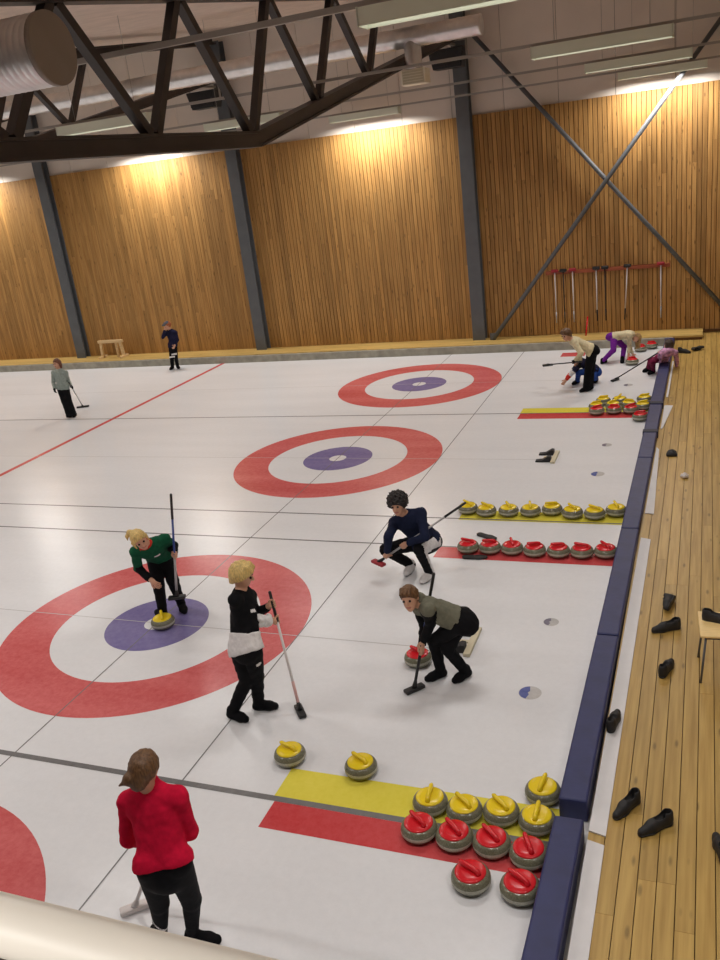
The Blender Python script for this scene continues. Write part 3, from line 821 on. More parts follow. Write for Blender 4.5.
PEOPLE = {
 'red': {'H': 1.62, 'hd': (2.803, -3.882, 1.467), 'nk': (2.772, -3.855, 1.286), 'ns': (2.733, -3.827, 1.395), 'shL': (2.618, -3.894, 1.189), 'shR': (2.951, -3.834, 1.234), 'elL': (2.566, -3.92, 0.91), 'elR': (2.957, -3.796, 0.939), 'wrL': (2.573, -3.754, 0.743), 'wrR': (2.735, -3.746, 0.84), 'pel': (2.865, -3.983, 0.826), 'hipL': (2.796, -4.036, 0.84), 'hipR': (2.955, -3.974, 0.841), 'knL': (2.726, -3.967, 0.465), 'knR': (2.919, -3.89, 0.463), 'ankL': (2.622, -3.923, 0.084), 'ankR': (2.813, -3.84, 0.082), 'toeL': (2.475, -3.807, 0.028), 'toeR': (2.986, -3.793, 0.03), 'bb': (2.242, -3.697, 0.03), 'bt': (2.723, -3.722, 0.929)},
 'blond': {'H': 1.6, 'hd': (2.143, -1.369, 1.468), 'ns': (2.157, -1.311, 1.374), 'nk': (2.092, -1.342, 1.293), 'shR': (2.128, -1.524, 1.291), 'shL': (2.077, -1.213, 1.162), 'elR': (2.127, -1.415, 1.025), 'wrR': (2.267, -1.241, 0.94), 'elL': (2.029, -1.105, 0.9), 'wrL': (2.222, -1.155, 1.034), 'pel': (2.138, -1.52, 0.846), 'hipR': (2.06, -1.515, 0.792), 'hipL': (2.219, -1.551, 0.806), 'knL': (2.13, -1.426, 0.452), 'knR': (2.037, -1.451, 0.417), 'ankL': (2.033, -1.327, 0.082), 'toeL': (2.217, -1.283, 0.03), 'ankR': (1.842, -1.505, 0.081), 'toeR': (2.031, -1.543, 0.03), 'bb': (2.455, -1.306, 0.03), 'bt': (2.26, -1.154, 1.196)},
 'green': {'H': 1.62, 'hd': (0.209, -0.233, 1.196), 'ns': (0.292, -0.302, 1.163), 'nk': (0.209, -0.101, 1.065), 'shR': (0.042, -0.14, 0.995), 'shL': (0.316, 0.057, 1.068), 'elR': (-0.053, -0.044, 0.738), 'wrR': (0.156, -0.134, 0.65), 'elL': (0.258, 0.277, 0.885), 'wrL': (0.39, 0.076, 0.891), 'pel': (0.045, 0.245, 0.768), 'hipR': (-0.043, 0.267, 0.76), 'hipL': (0.116, 0.233, 0.824), 'knR': (0.099, 0.053, 0.473), 'knL': (0.178, 0.227, 0.445), 'ankR': (0.025, 0.118, 0.085), 'ankL': (0.116, 0.373, 0.081), 'toeR': (-0.144, 0.204, 0.028), 'toeL': (0.249, 0.23, 0.03), 'bb': (0.364, -0.008, 0.379), 'bt': (0.524, 0.062, 1.627)},
 'curly': {'H': 1.72, 'hd': (2.646, 1.376, 1.009), 'ns': (2.646, 1.257, 0.99), 'nk': (2.677, 1.469, 0.838), 'shR': (2.532, 1.515, 0.711), 'shL': (2.868, 1.515, 0.845), 'elR': (2.553, 1.206, 0.673), 'wrR': (2.487, 1.281, 0.44), 'elL': (2.963, 1.312, 0.64), 'wrL': (2.728, 1.353, 0.53), 'pel': (2.847, 1.698, 0.409), 'hipL': (2.928, 1.736, 0.381), 'hipR': (2.773, 1.639, 0.409), 'knR': (2.391, 1.477, 0.371), 'knL': (2.87, 1.336, 0.465), 'ankR': (2.613, 1.701, 0.087), 'toeR': (2.597, 1.497, 0.031), 'ankL': (2.905, 1.523, 0.088), 'toeL': (2.839, 1.325, 0.03), 'bb': (2.365, 1.261, 0.305), 'bt': (3.391, 1.633, 0.949)},
 'hoodie': {'H': 1.5, 'hd': (3.487, -0.816, 1.034), 'ns': (3.487, -0.92, 1.025), 'nk': (3.521, -0.697, 0.915), 'shL': (3.649, -0.816, 0.929), 'shR': (3.481, -0.578, 0.793), 'elL': (3.613, -0.685, 0.7), 'wrL': (3.522, -0.689, 0.502), 'elR': (3.469, -0.459, 0.549), 'wrR': (3.494, -0.647, 0.435), 'pel': (3.88, -0.568, 0.686), 'hipL': (3.845, -0.643, 0.682), 'hipR': (3.875, -0.486, 0.694), 'knL': (3.588, -0.566, 0.441), 'knR': (3.725, -0.598, 0.391), 'ankL': (3.603, -0.495, 0.078), 'toeL': (3.473, -0.612, 0.03), 'ankR': (3.842, -0.451, 0.076), 'toeR': (3.744, -0.597, 0.031), 'bb': (3.411, -0.761, 0.029), 'bt': (3.662, -0.581, 1.179)},
 'farleft': {'H': 1.4, 'hd': (-8.055, 8.539, 1.27), 'ns': (-8.073, 8.443, 1.263), 'nk': (-8.032, 8.529, 1.109), 'shL': (-7.891, 8.559, 1.034), 'shR': (-8.184, 8.507, 1.055), 'elR': (-8.288, 8.537, 0.827), 'wrR': (-8.188, 8.408, 0.695), 'elL': (-7.975, 8.682, 0.83), 'wrL': (-7.837, 8.575, 0.714), 'pel': (-8.062, 8.534, 0.69), 'hipR': (-8.137, 8.547, 0.699), 'hipL': (-7.986, 8.548, 0.695), 'knR': (-8.047, 8.471, 0.385), 'knL': (-7.964, 8.531, 0.36), 'ankR': (-7.926, 8.389, 0.073), 'ankL': (-7.817, 8.411, 0.074), 'toeR': (-8.079, 8.46, 0.03), 'toeL': (-7.941, 8.525, 0.03), 'bb': (-8.194, 9.229, 0.031), 'bt': (-7.685, 8.356, 0.863)},
 'wall': {'H': 1.38, 'hd': (-7.843, 12.94, 1.235), 'ns': (-7.919, 12.881, 1.223), 'nk': (-7.787, 12.961, 1.088), 'shR': (-7.934, 12.966, 1.025), 'shL': (-7.64, 12.944, 1.026), 'elR': (-7.924, 12.728, 0.956), 'wrR': (-7.877, 12.809, 1.141), 'elL': (-7.691, 13.053, 0.809), 'wrL': (-7.69, 12.882, 0.693), 'pel': (-7.788, 12.937, 0.675), 'hipR': (-7.801, 12.863, 0.686), 'hipL': (-7.801, 13.009, 0.656), 'knR': (-7.855, 12.855, 0.36), 'knL': (-7.739, 12.881, 0.357), 'ankR': (-7.978, 12.984, 0.072), 'ankL': (-7.841, 13.034, 0.072), 'toeR': (-7.969, 12.817, 0.03), 'toeL': (-7.722, 12.917, 0.03)},
 'cream': {'H': 1.5, 'hd': (3.419, 9.595, 1.175), 'ns': (3.361, 9.521, 1.128), 'nk': (3.498, 9.685, 1.05), 'shL': (3.59, 9.542, 1.012), 'shR': (3.499, 9.848, 0.989), 'elL': (3.725, 9.383, 0.842), 'wrL': (3.588, 9.472, 0.688), 'elR': (3.642, 9.834, 0.76), 'wrR': (3.649, 9.661, 0.617), 'pel': (3.874, 9.782, 0.827), 'hipL': (3.874, 9.702, 0.798), 'hipR': (3.889, 9.861, 0.801), 'knL': (3.801, 9.758, 0.448), 'knR': (3.84, 9.831, 0.444), 'ankL': (3.758, 9.727, 0.079), 'toeL': (3.634, 9.596, 0.03), 'ankR': (3.813, 9.773, 0.078), 'toeR': (3.713, 9.622, 0.03), 'bb': (2.963, 10.032, 0.483), 'bt': (3.738, 9.319, 0.698)},
 'crouch': {'H': 1.35, 'hd': (3.553, 10.101, 0.517), 'ns': (3.517, 10.024, 0.476), 'nk': (3.547, 10.254, 0.497), 'shR': (3.609, 10.119, 0.447), 'shL': (3.538, 10.396, 0.428), 'elR': (3.467, 9.96, 0.331), 'wrR': (3.338, 9.907, 0.184), 'elL': (3.426, 10.238, 0.28), 'wrL': (3.316, 10.111, 0.167), 'pel': (3.86, 10.324, 0.26), 'hipL': (3.848, 10.399, 0.277), 'hipR': (3.821, 10.259, 0.275), 'knR': (3.565, 10.059, 0.294), 'knL': (3.833, 10.095, 0.17), 'ankR': (3.509, 10.296, 0.07), 'toeR': (3.412, 10.164, 0.03), 'ankL': (3.869, 10.41, 0.071), 'toeL': (3.847, 10.248, 0.03)},
 'purple': {'H': 1.38, 'hd': (4.535, 12.3, 0.463), 'ns': (4.532, 12.268, 0.371), 'nk': (4.451, 12.221, 0.571), 'shL': (4.367, 12.355, 0.542), 'shR': (4.412, 12.065, 0.579), 'elR': (4.388, 12.183, 0.361), 'wrR': (4.378, 12.1, 0.173), 'elL': (4.362, 12.383, 0.296), 'wrL': (4.438, 12.339, 0.108), 'pel': (4.044, 12.154, 0.546), 'hipL': (4.048, 12.225, 0.518), 'hipR': (4.076, 12.086, 0.561), 'knR': (4.076, 11.872, 0.309), 'knL': (4.27, 12.285, 0.28), 'ankR': (3.836, 11.91, 0.073), 'toeR': (3.92, 12.053, 0.029), 'ankL': (4.249, 12.017, 0.072), 'toeL': (4.254, 11.85, 0.03)},
 'bench': {'H': 1.35, 'hd': (5.24, 10.886, 0.611), 'ns': (5.176, 10.951, 0.586), 'nk': (5.262, 10.767, 0.513), 'shR': (5.374, 10.856, 0.442), 'shL': (5.113, 10.743, 0.467), 'elL': (5.081, 10.885, 0.273), 'wrL': (5.076, 10.777, 0.444), 'elR': (5.402, 10.998, 0.246), 'wrR': (5.39, 11.113, 0.079), 'pel': (5.111, 11.086, 0.323), 'hipL': (5.086, 11.013, 0.34), 'hipR': (5.157, 11.108, 0.264), 'knL': (4.952, 10.719, 0.303), 'knR': (4.902, 10.905, 0.29), 'ankL': (4.946, 10.955, 0.07), 'toeL': (4.85, 10.822, 0.03), 'ankR': (4.838, 11.142, 0.07), 'toeR': (4.733, 11.015, 0.029), 'bb': (4.234, 10.444, 0.03), 'bt': (5.188, 10.785, 0.556)}
}
for k, n in (('red', 0), ('blond', 0), ('green', 0), ('curly', 0), ('hoodie', 0), ('farleft', 0), ('cream', 0), ('bench', 0)):
    J = PEOPLE[k]
    J['bb'] = tuple(J['bb'])
broom('broom with white head held by the woman in red', PEOPLE['red']['bb'], PEOPLE['red']['bt'], 'whitepl', 'whitepl', (.75, .65), grip='black')
broom('broom with pinkish lower shaft held by the blond boy in black', PEOPLE['blond']['bb'], PEOPLE['blond']['bt'], 'whitepl', 'black', (.62, -.78), 'pinkpl', low_frac=.25)
broom('upright blue and white broom held by the player in green', PEOPLE['green']['bb'], PEOPLE['green']['bt'], 'bluepl', 'black', (.93, .36), 'greypl', low_frac=.42, grip='black', headlen=.2)
broom('silver broom with red head held across the lap of the squatting curly-haired player', PEOPLE['curly']['bb'], PEOPLE['curly']['bt'], 'greypl', 'darkred', (.8, -.5))
broom('dark broom held upright by the boy in the grey hoodie', PEOPLE['hoodie']['bb'], PEOPLE['hoodie']['bt'], 'bluepl', 'black', (.65, .75), 'black', low_frac=.4)
broom('short-looking broom held behind the girl in grey at far left', PEOPLE['farleft']['bb'], PEOPLE['farleft']['bt'], 'greypl', 'blackrub', (1, .45), headlen=.30)
broom('dark broom held out to the left by the bending person in cream', PEOPLE['cream']['bb'], PEOPLE['cream']['bt'], 'black', 'black', (.9, .3))
broom('black broom held by the girl sitting on the bumper', PEOPLE['bench']['bb'], PEOPLE['bench']['bt'], 'black', 'black', (.5, .8))

# hanging brooms on the wall, with rail
t = thing('broom_rail', 'reddish wooden rail on the wall from which brooms hang', 'rail', (3.75, 14.24, 1.72))
bm = bmesh.new(); box(bm, (-1.45, -.02, -.04), (1.40, .048, .04)); link('rail', bm, M['redwood'], t)
for x in (-1.22, -1.02, -.80, -.25, -.05, .46, 1.2):
    bm = bmesh.new(); tube(bm, [(x-.03, -.02, .0), (x-.03, -.10, .01)], .008, 8); tube(bm, [(x+.03, -.02, .0), (x+.03, -.10, .01)], .008, 8); link('peg', bm, M['steel'], t)
HB = [(2.53, 'whitepl', 'darkred', 0, 'broom with red head, leftmost on the wall rail'), (2.73, 'black', 'black', 0, 'all-black broom, second on the wall rail'), (2.95, 'whitepl', 'darkred', 0, 'broom with red head, third on the wall rail'),
      (3.50, 'whitepl', 'black', 0, 'white-shafted broom with black head, middle of the wall rail'), (3.70, 'black', 'black', 0, 'dark broom, fifth on the wall rail'), (4.21, 'whitepl', 'black', -.06, 'slanting broom, second from the right on the wall rail'), (4.95, 'whitepl', 'darkred', 0, 'broom with round red head, alone at the right end of the wall rail')]
for x, sh, hd, dx, lab in HB:
    t = thing('curling_broom', lab, 'broom', (x, 14.14, 1.74), 0, 'brooms hanging on the wall')
    bm = bmesh.new(); tube(bm, [(0, 0, 0), (dx, 0, -.95)], .0135, 10); link('shaft', bm, M[sh], t)
    bm = bmesh.new(); tube(bm, [(dx, 0, -.95), (dx*1.3, 0, -1.22)], .0145, 10); link('grip', bm, M['black' if hd == 'black' else 'greypl'], t)
    bm = bmesh.new(); box(bm, (-.085, -.04, 0.0), (.085, .035, .075), bevel=.02); link('brush_head', bm, M[hd], t, True)
# red marker stake by the far wall
bm = bmesh.new(); tube(bm, [(3.235, 14.0, .20), (3.265, 14.2, .62)], .018, 10); o = link('marker_stake', bm, M['red']); tag(o, 'short red stake leaning on the wooden wall below the brooms', 'stake')

# ================================================================== PEOPLE
def cloth(name, col, rough=.85, noise=.12, sc=25):
    return mat(name, col, rough, noise=noise, nscale=sc, bump=.25, bscale=35, spec=.12)
SKIN = mat('skin', (.60, .33, .22), .5, noise=.06, nscale=18, spec=.35)
LIPS = mat('lips', (.45, .15, .12), .45)
EYE = mat('eye', (.03, .02, .02), .2)
EYEW = mat('eye_white', (.75, .73, .7), .3)
CL = dict(teal2=cloth('grey_blue_cap', (.10, .11, .13)), red=cloth('red_fleece', (.58, .008, .042), .95), black=cloth('black_cloth', (.0065, .0065, .008)), tight=cloth('black_tights', (.006, .006, .008), .7), green=cloth('green_cloth', (.009, .088, .043)), navy=cloth('navy_knit', (.013, .018, .045)),
          white=cloth('white_cloth', (.74, .72, .72)), grey=cloth('olive_grey_fleece', (.165, .162, .12)), teal=cloth('pale_grey_knit', (.30, .35, .32)), dnavy=cloth('dark_navy_cloth', (.014, .014, .04)), cream=cloth('cream_knit', (.66, .58, .38)),
          blue=cloth('blue_cloth', (.02, .06, .26)), purple=cloth('purple_leggings', (.16, .02, .26)), pink=cloth('mauve_pattern', (.56, .30, .48), .85, .6, 16), maroon=cloth('maroon_leggings', (.16, .015, .05), .85, .5, 18), rimred=cloth('red_trim', (.60, .04, .03)))
HAIR = dict(deep=mat('dark_brown_hair', (.045, .021, .011), .55, noise=.4, nscale=30), ginger=mat('ginger_hair', (.36, .10, .03), .55, noise=.3, nscale=30), brown=mat('brown_hair', (.13, .062, .024), .55, noise=.45, nscale=30, bump=.25, bscale=45, stretch=(3, 3, .6)), blond=mat('blond_hair', (.66, .47, .17), .55, noise=.3, nscale=30, bump=.25, bscale=45, stretch=(3, 3, .6)), dark=mat('dark_curls', (.013, .009, .008), .6, noise=.4, nscale=40, bump=.4, bscale=50),
            auburn=mat('auburn_hair', (.15, .05, .022), .55, noise=.4, nscale=30, bump=.25, bscale=45), sandy=mat('sandy_hair', (.38, .23, .085), .55, noise=.35, nscale=30, bump=.25, bscale=45))

def frame(f, u):
    f = unit(f); u = A(u); u = unit(u - f*(u@f)); s = np.cross(f, u)
    return s, f, u

def person(J, label, top, trou, shoes, hair, style, h=.009, jacket_hem=-.05, grips=(), sleeve=None, topmats=None, topfun=None, troumats=None, troufun=None, flare=0.0, group=None, loose=.016, gloves=None, shoe_sole=None, extras=None, shaft=None, collar=0.0, hem_tilt=0.0):
    H = J['H']; k = H/1.70; hk = .5*(k+1)
    J = {n: A(v) for n, v in J.items() if n != 'H'}
    org = A([(J['ankL'][0]+J['ankR'][0])/2, (J['ankL'][1]+J['ankR'][1])/2, 0.0])
    root = thing('person', label, 'person', tuple(org), 0, group)
    up = unit(J['nk'] - J['pel'])
    ss = unit(J['shR'] - J['shL']); ss = unit(ss - up*(ss@up)); fw = np.cross(up, ss)      # forward: up x right
    hs = unit(J['hipR'] - J['hipL']); hs = unit(hs - up*(hs@up)); hf = np.cross(up, hs)
    mid = J['pel']*.5 + J['nk']*.5; chest = J['pel']*.24 + J['nk']*.76
    # head frame
    f0 = unit(J['ns'] - J['hd']); hu = unit(J['hd'] - J['nk'])*.8 + A([0, 0, .35])
    hS, hF, hU = frame(f0, hu); hS = -hS if False else hS
    hd = J['hd']
    T = [cone(J['pel'] - up*.03*k, mid, .150*k, .132*k, hf, .72), cone(mid, chest, .132*k, .158*k, fw, .66), cone(chest, J['nk']-up*.02*k, .150*k, .075*k, fw, .68)]
    SHD = [cone(J['nk'] - up*.035*k, J['sh'+c], .058*k, .056*k) for c in 'LR']
    ARM = []
    for c in 'LR':
        ARM += [cone(J['sh'+c], J['el'+c], .052*k, .040*k), cone(J['el'+c], J['wr'+c], .041*k, .028*k)]
    LEG = []
    for c in 'LR':
        hp, kn, an = J['hip'+c], J['kn'+c], J['ank'+c]
        LEG += [cone(hp, kn, .086*k, .058*k), cone(kn, kn*.6+an*.4, .056*k, .057*k), cone(kn*.6+an*.4, an, .057*k, .037*k)]
    HEAD = [ell(hd + hU*.018*hk - hF*.012*hk, (hS, hF, hU), (.077*hk, .094*hk, .094*hk)), ell(hd + hF*.028*hk - hU*.04*hk, (hS, hF, hU), (.060*hk, .066*hk, .078*hk)), cone(hd + hF*.06*hk - hU*.085*hk, hd + hF*.055*hk - hU*.08*hk, .030*hk, .030*hk)]
    NOSE = [cone(hd + hF*.088*hk + hU*.012*hk, hd + hF*.108*hk - hU*.022*hk, .010*hk, .014*hk)]
    EARS = [ell(hd + hS*c*.077*hk - hF*.008*hk - hU*.005*hk, (hS, hF, hU), (.012*hk, .022*hk, .033*hk)) for c in (-1, 1)]
    NECK = [cone(J['nk'] - up*.03*k, hd - hU*.05*hk - hF*.012, .056*k, .052*k)]
    FOOT = [cone(J['ank'+c], J['toe'+c]*.8 + J['ank'+c]*.2*A([1, 1, .3]), .034*k, .026*k) for c in 'LR']
    # hands
    HAND = []
    for c in 'LR':
        w = J['wr'+c]; e = unit(w - J['el'+c])
        if c in grips and shaft is not None:
            a0, b0 = A(shaft[0]), A(shaft[1]); s = unit(b0-a0); hc = w + e*.07*k
            g = a0 + s*((hc-a0)@s)
            n = g - w; n = n - s*(n@s)
            n = unit(n) if np.linalg.norm(n) > .012 else unit(np.cross(s, [0, 0, 1.0]))
            tt = np.cross(s, n)
            pc = g - n*.026
            HAND.append((cone(w, pc, .027*k, .024*k), .015)); HAND.append((ell(pc, (s, n, tt), (.042*k, .017*k, .040*k)), .012))
            for i in range(4):
                off = s*(-.029 + .0195*i)*k; rho = .0215; rr = max(.0088*k, h*.95)
                pts = [pc + off + tt*.030*k] + [g + off + rho*(-n*math.cos(th) + tt*math.sin(th)) for th in (math.radians(75), math.radians(140), math.radians(205 - 8*abs(i-1.5)))]
                for a, b in zip(pts, pts[1:]): HAND.append((cone(a, b, rr, rr*.93), .003))
            pts = [pc - tt*.02*k + s*.03*k, g + s*.045*k + .024*(-n*math.cos(math.radians(-80)) + tt*math.sin(math.radians(-80))), g + s*.05*k + .022*(-n*math.cos(math.radians(-150)) + tt*math.sin(math.radians(-150)))]
            for a, b in zip(pts, pts[1:]): HAND.append((cone(a, b, max(.011*k, h), max(.0095*k, h*.9)), .004))
        else:
            ref = fw if abs(e@fw) < .9 else up
            wd = unit(ref - e*(ref@e)); nm = np.cross(e, wd)
            if (nm @ (J['pel'] - w)) < 0: nm = -nm                    # palm turned to the body
            pc = w + e*.050*k
            HAND.append((cone(w, pc, .026*k, .026*k), .012)); HAND.append((ell(pc, (wd, nm, e), (.040*k, .017*k, .050*k)), .012))
            for i, ln in enumerate((.070, .082, .078, .060)):
                rr = max(.0086*k, h*.95); base = pc + e*.040*k + wd*(.030 - .020*i)*k
                p1 = base + (e*.9 + nm*.25 + wd*(.10 - .066*i))*ln*.5*k; p2 = p1 + (e*.7 + nm*.65)*ln*.32*k; p3 = p2 + (e*.35 + nm*.9)*ln*.25*k
                for a, b in ((base, p1), (p1, p2), (p2, p3)): HAND.append((cone(a, b, rr, rr*.92), .003))
            b0 = pc - e*.015*k + wd*.034*k; p1 = b0 + (wd*.75 + e*.6 + nm*.3)*.038*k; p2 = p1 + (e*.85 + wd*.25 + nm*.35)*.03*k
            for a, b in ((b0, p1), (p1, p2)): HAND.append((cone(a, b, max(.011*k, h), max(.0095*k, h*.9)), .004))
    pts = np.stack(list(J[n] for n in J if n not in ('bb', 'bt')))
    lo = pts.min(0) - .22; hi = pts.max(0) + .22; lo[2] = max(lo[2], -.02)
    # ---- body, one continuous skin
    B = Field(lo, hi, h)
    for p_ in T: B.add(p_, .03)
    for p_ in SHD: B.add(p_, .03)
    for p_ in NECK: B.add(p_, .02)
    for p_ in HEAD: B.add(p_, .015)
    for p_ in NOSE: B.add(p_, .008)
    for p_ in EARS: B.add(p_, .004)
    for p_ in ARM: B.add(p_, .006, -.001)
    for p_ in LEG: B.add(p_, .006, -.008)
    for p_ in FOOT: B.add(p_, .015)
    for p_, kk in HAND: B.add(p_, kk)
    def bodym(c):
        q = c - hd; a, b, d = q@hS, q@hF, q@hU
        m = np.zeros(len(c)); m[(np.abs(a) < .026*hk) & (b > .055*hk) & (d < -.046*hk) & (d > -.064*hk)] = 1
        if gloves is not None:
            for cc in 'LR':
                m[np.linalg.norm(c - (J['wr'+cc] + unit(J['wr'+cc]-J['el'+cc])*.06*k), axis=1) < .12*k] = 2
        return m
    field_obj('body', B, [SKIN, LIPS] + ([CL[gloves]] if gloves else []), root, org, bodym)
    # ---- eyes
    for c in (-1, 1):
        bm = bmesh.new(); bmesh.ops.create_uvsphere(bm, u_segments=12, v_segments=8, radius=.0125*hk)
        o = link('eye', bm, EYE, root, True, tuple(hd + hF*.082*hk + hS*c*.032*hk + hU*.012*hk - org))
    # ---- trousers
    Fq = Field(lo, hi, h)
    Fq.add(T[0], .02, .012)
    Fq.cut(up, J['pel'] + up*.10*k)
    for c in 'LR':
        hp, kn, an = J['hip'+c], J['kn'+c], J['ank'+c]
        Fq.add(cone(hp, kn, (.094+flare*.1)*k, (.070+flare*.35)*k), .02, .005)
        Fq.add(cone(kn, an - A([0, 0, .015]), (.069+flare*.35)*k, (.052+flare)*k), .012, .003)
    Fq.noise(.0026 if trou != 'tight' else .0006, 34)
    Fq.cut((0, 0, -1), (0, 0, .028))
    tm = [CL[trou]] + [CL[x] for x in (troumats or [])]
    field_obj('trousers', Fq, tm, root, org, (lambda c: troufun(c, J, k)) if troufun else None)
    # ---- top
    Ft = Field(lo, hi, h); lz = loose; nd0 = unit(hd - J['nk'])
    for p_ in T: Ft.add(p_, .03, lz)
    for p_ in SHD: Ft.add(p_, .03, lz)
    if jacket_hem < .03:
      for c in 'LR': Ft.add(cone(J['hip'+c] + up*.03*k, J['hip'+c] + (J['kn'+c]-J['hip'+c])*.10, .098*k, .100*k), .03, lz*.7)
    Ft.cut(-(up - fw*hem_tilt), J['pel'] + up*jacket_hem*k)
    Fa = Field(lo, hi, h)
    for p_ in ARM: Fa.add(p_, .015, lz*.8)
    for c in 'LR':
        # cuff: clip around the wrist only
        e = unit(J['wr'+c] - J['el'+c]); w = J['wr'+c]
        sl, g = Fa.region(w - .10, w + .10)
        near = np.linalg.norm(g - w, axis=-1) < .085
        Fa.v[sl] = np.where(near, np.maximum(Fa.v[sl], ((g - w)@e).astype(np.float32) + .004), Fa.v[sl])
    if collar: Ft.add(cone(J['nk'] - nd0*.03*k, J['nk'] + nd0*.10*k, .070*k, .062*k), .015, .004)
    Ft.union(Fa, .02)
    Ft.noise(.003, 30)
    nd = unit(hd - J['nk']); w = J['nk'] + nd*(.04+collar)*k
    sl, g = Ft.region(J['nk'] - .25*k, J['nk'] + .25*k)
    q = g - J['nk']; t = q@nd; rad = np.linalg.norm(q - t[..., None]*nd, axis=-1)
    Ft.v[sl] = np.where(rad < .088*k, np.maximum(Ft.v[sl], (t - (.04+collar)*k).astype(np.float32)), Ft.v[sl])
    mats = [CL[top]] + [CL[x] for x in (topmats or [])]
    field_obj(sleeve or 'jacket', Ft, mats, root, org, (lambda c: topfun(c, J, k, up, fw, ss)) if topfun else None)
    # ---- shoes
    for c in 'LR':
        an, to = J['ank'+c], J['toe'+c]; d = to - an; d[2] = 0; d = unit(d); z0 = max(0.0, min(an[2] - .045*H - .01, .3))
        an0 = A([an[0], an[1], .0]); Sf = Field(np.minimum(an0, to) - .14, np.maximum(an0, to) + A([.14, .14, .2]), min(h, .008))
        heel = an0 - d*.030*k + A([0, 0, .038]); ball = an0 + d*.11*k + A([0, 0, .036]); tip = an0 + d*.165*k + A([0, 0, .032])
        Sf.add(cone(heel, ball, .038*k, .044*k), 0, .004); Sf.add(cone(ball, tip, .044*k, .034*k), .02, .004)
        Sf.add(cone(an0 + A([0, 0, .06]), an0 + A([0, 0, .10]) , .042*k, .044*k), .03, .003); Sf.add(cone(an0 + A([0, 0, .075]), ball, .040*k, .034*k), .03, .003)
        Sf.cut((0, 0, -1), (0, 0, .002))
        ms = [CL[shoes] if shoes in CL else M[shoes], M[shoe_sole] if shoe_sole else M['black']]
        field_obj('shoe', Sf, ms, root, org, lambda cc: (cc[:, 2] < .018).astype(int))
    # ---- hair
    Hf = Field(hd - .30*hk, hd + .30*hk, min(h, .009))
    if style == 'curly':
        Hf.add(ell(hd + hU*.035*hk - hF*.028*hk, (hS, hF, hU), (.125*hk, .128*hk, .122*hk)), 0); Hf.noise(.011, 75)
        Hf.cut(hF*.85 - hU*.75, hd + hF*.045*hk)
    else:
        Hf.add(ell(hd + hU*.022*hk - hF*.016*hk, (hS, hF, hU), (.091*hk, .104*hk, .106*hk)), 0)
        if style in ('bob', 'long', 'bun', 'tail'):
            Hf.add(cone(hd - hF*.045*hk, hd - hF*.06*hk - hU*.07*hk, .072*hk, .055*hk), .03)
        Hf.noise(.003, 70)
        if style == 'thick':
            Hf.v -= .010; Hf.add(cone(hd - hF*.045*hk - hU*.01*hk, hd - hF*.058*hk - hU*.075*hk, .072*hk, .056*hk), .03); Hf.noise(.003, 55)
        Hf.cut(hF*.74 - hU*.67, hd + hF*.028*hk)
        if style == 'bun':
            lf = A([-.93, -.37, 0]); b0 = hd - hF*.085*hk - hU*.035*hk + lf*.045*hk
            Hf.add(ell(b0, (hS, hF, hU), (.048*hk, .044*hk, .046*hk)), .012); Hf.add(cone(b0, b0 + lf*.065*hk - hU*.035*hk, .030*hk, .007*hk), .015)
        if style == 'tail':
            lf = A([-.93, -.37, 0]); p0 = hd - hF*.075*hk + hU*.06*hk; p1 = p0 + lf*.055*hk - hF*.02*hk; p2 = p1 + lf*.035*hk - A([0, 0, .045])*hk; p3 = p2 + lf*.005 - A([0, 0, .05])*hk
            for a_, b_, ra, rb in ((p0, p1, .034, .030), (p1, p2, .030, .022), (p2, p3, .022, .005)): Hf.add(cone(a_, b_, ra*hk, rb*hk), .012)
            for c in (-1, 1): Hf.add(cone(hd + hS*c*.085*hk + hF*.02*hk + hU*.03*hk, hd + hS*c*.083*hk + hF*.035*hk - hU*.055*hk, .018*hk, .008*hk), .015)
        if style == 'bob':
            for c in (-1, 1): Hf.add(cone(hd + hS*c*.075*hk - hF*.03*hk + hU*.02*hk, hd + hS*c*.07*hk - hF*.03*hk - hU*.11*hk, .036*hk, .026*hk), .02)
            Hf.add(cone(hd - hF*.06*hk, hd - hF*.07*hk - hU*.12*hk, .065*hk, .045*hk), .02)
        if style == 'long':
            dn = A([0, 0, -1.0])
            for c in (-1, 0, 1): Hf.add(cone(hd + hS*c*.06*hk - hF*.02*hk + hU*.03*hk, hd + hS*c*.05*hk + hU*.03*hk + hF*.01 + dn*.24*hk, .044*hk, .018*hk), .02)
        if style in ('short', 'thick'): 
            for c in (-1, 0, 1): Hf.add(cone(hd + hS*c*.04*hk + hF*.03*hk + hU*.115*hk, hd + hS*c*.045*hk + hF*.082*hk + hU*.085*hk, .022*hk, .014*hk), .015)
    field_obj('hair', Hf, HAIR[hair], root, org)
    ctx = dict(root=root, org=org, J=J, k=k, up=up, fw=fw, ss=ss, lo=lo, hi=hi, h=h, T=T, hd=hd, hS=hS, hF=hF, hU=hU, hk=hk, hf=hf)
    if extras: extras(ctx)
    return root

def sh(n): return (PEOPLE[n]['bb'], PEOPLE[n]['bt'])

PEOPLE['blond']['ns'] = tuple(A(PEOPLE['blond']['hd']) + .11*A([.86, .30, -.40]))
PEOPLE['red']['ns'] = tuple(A(PEOPLE['red']['hd']) + .11*A([-.10, .86, -.35]))
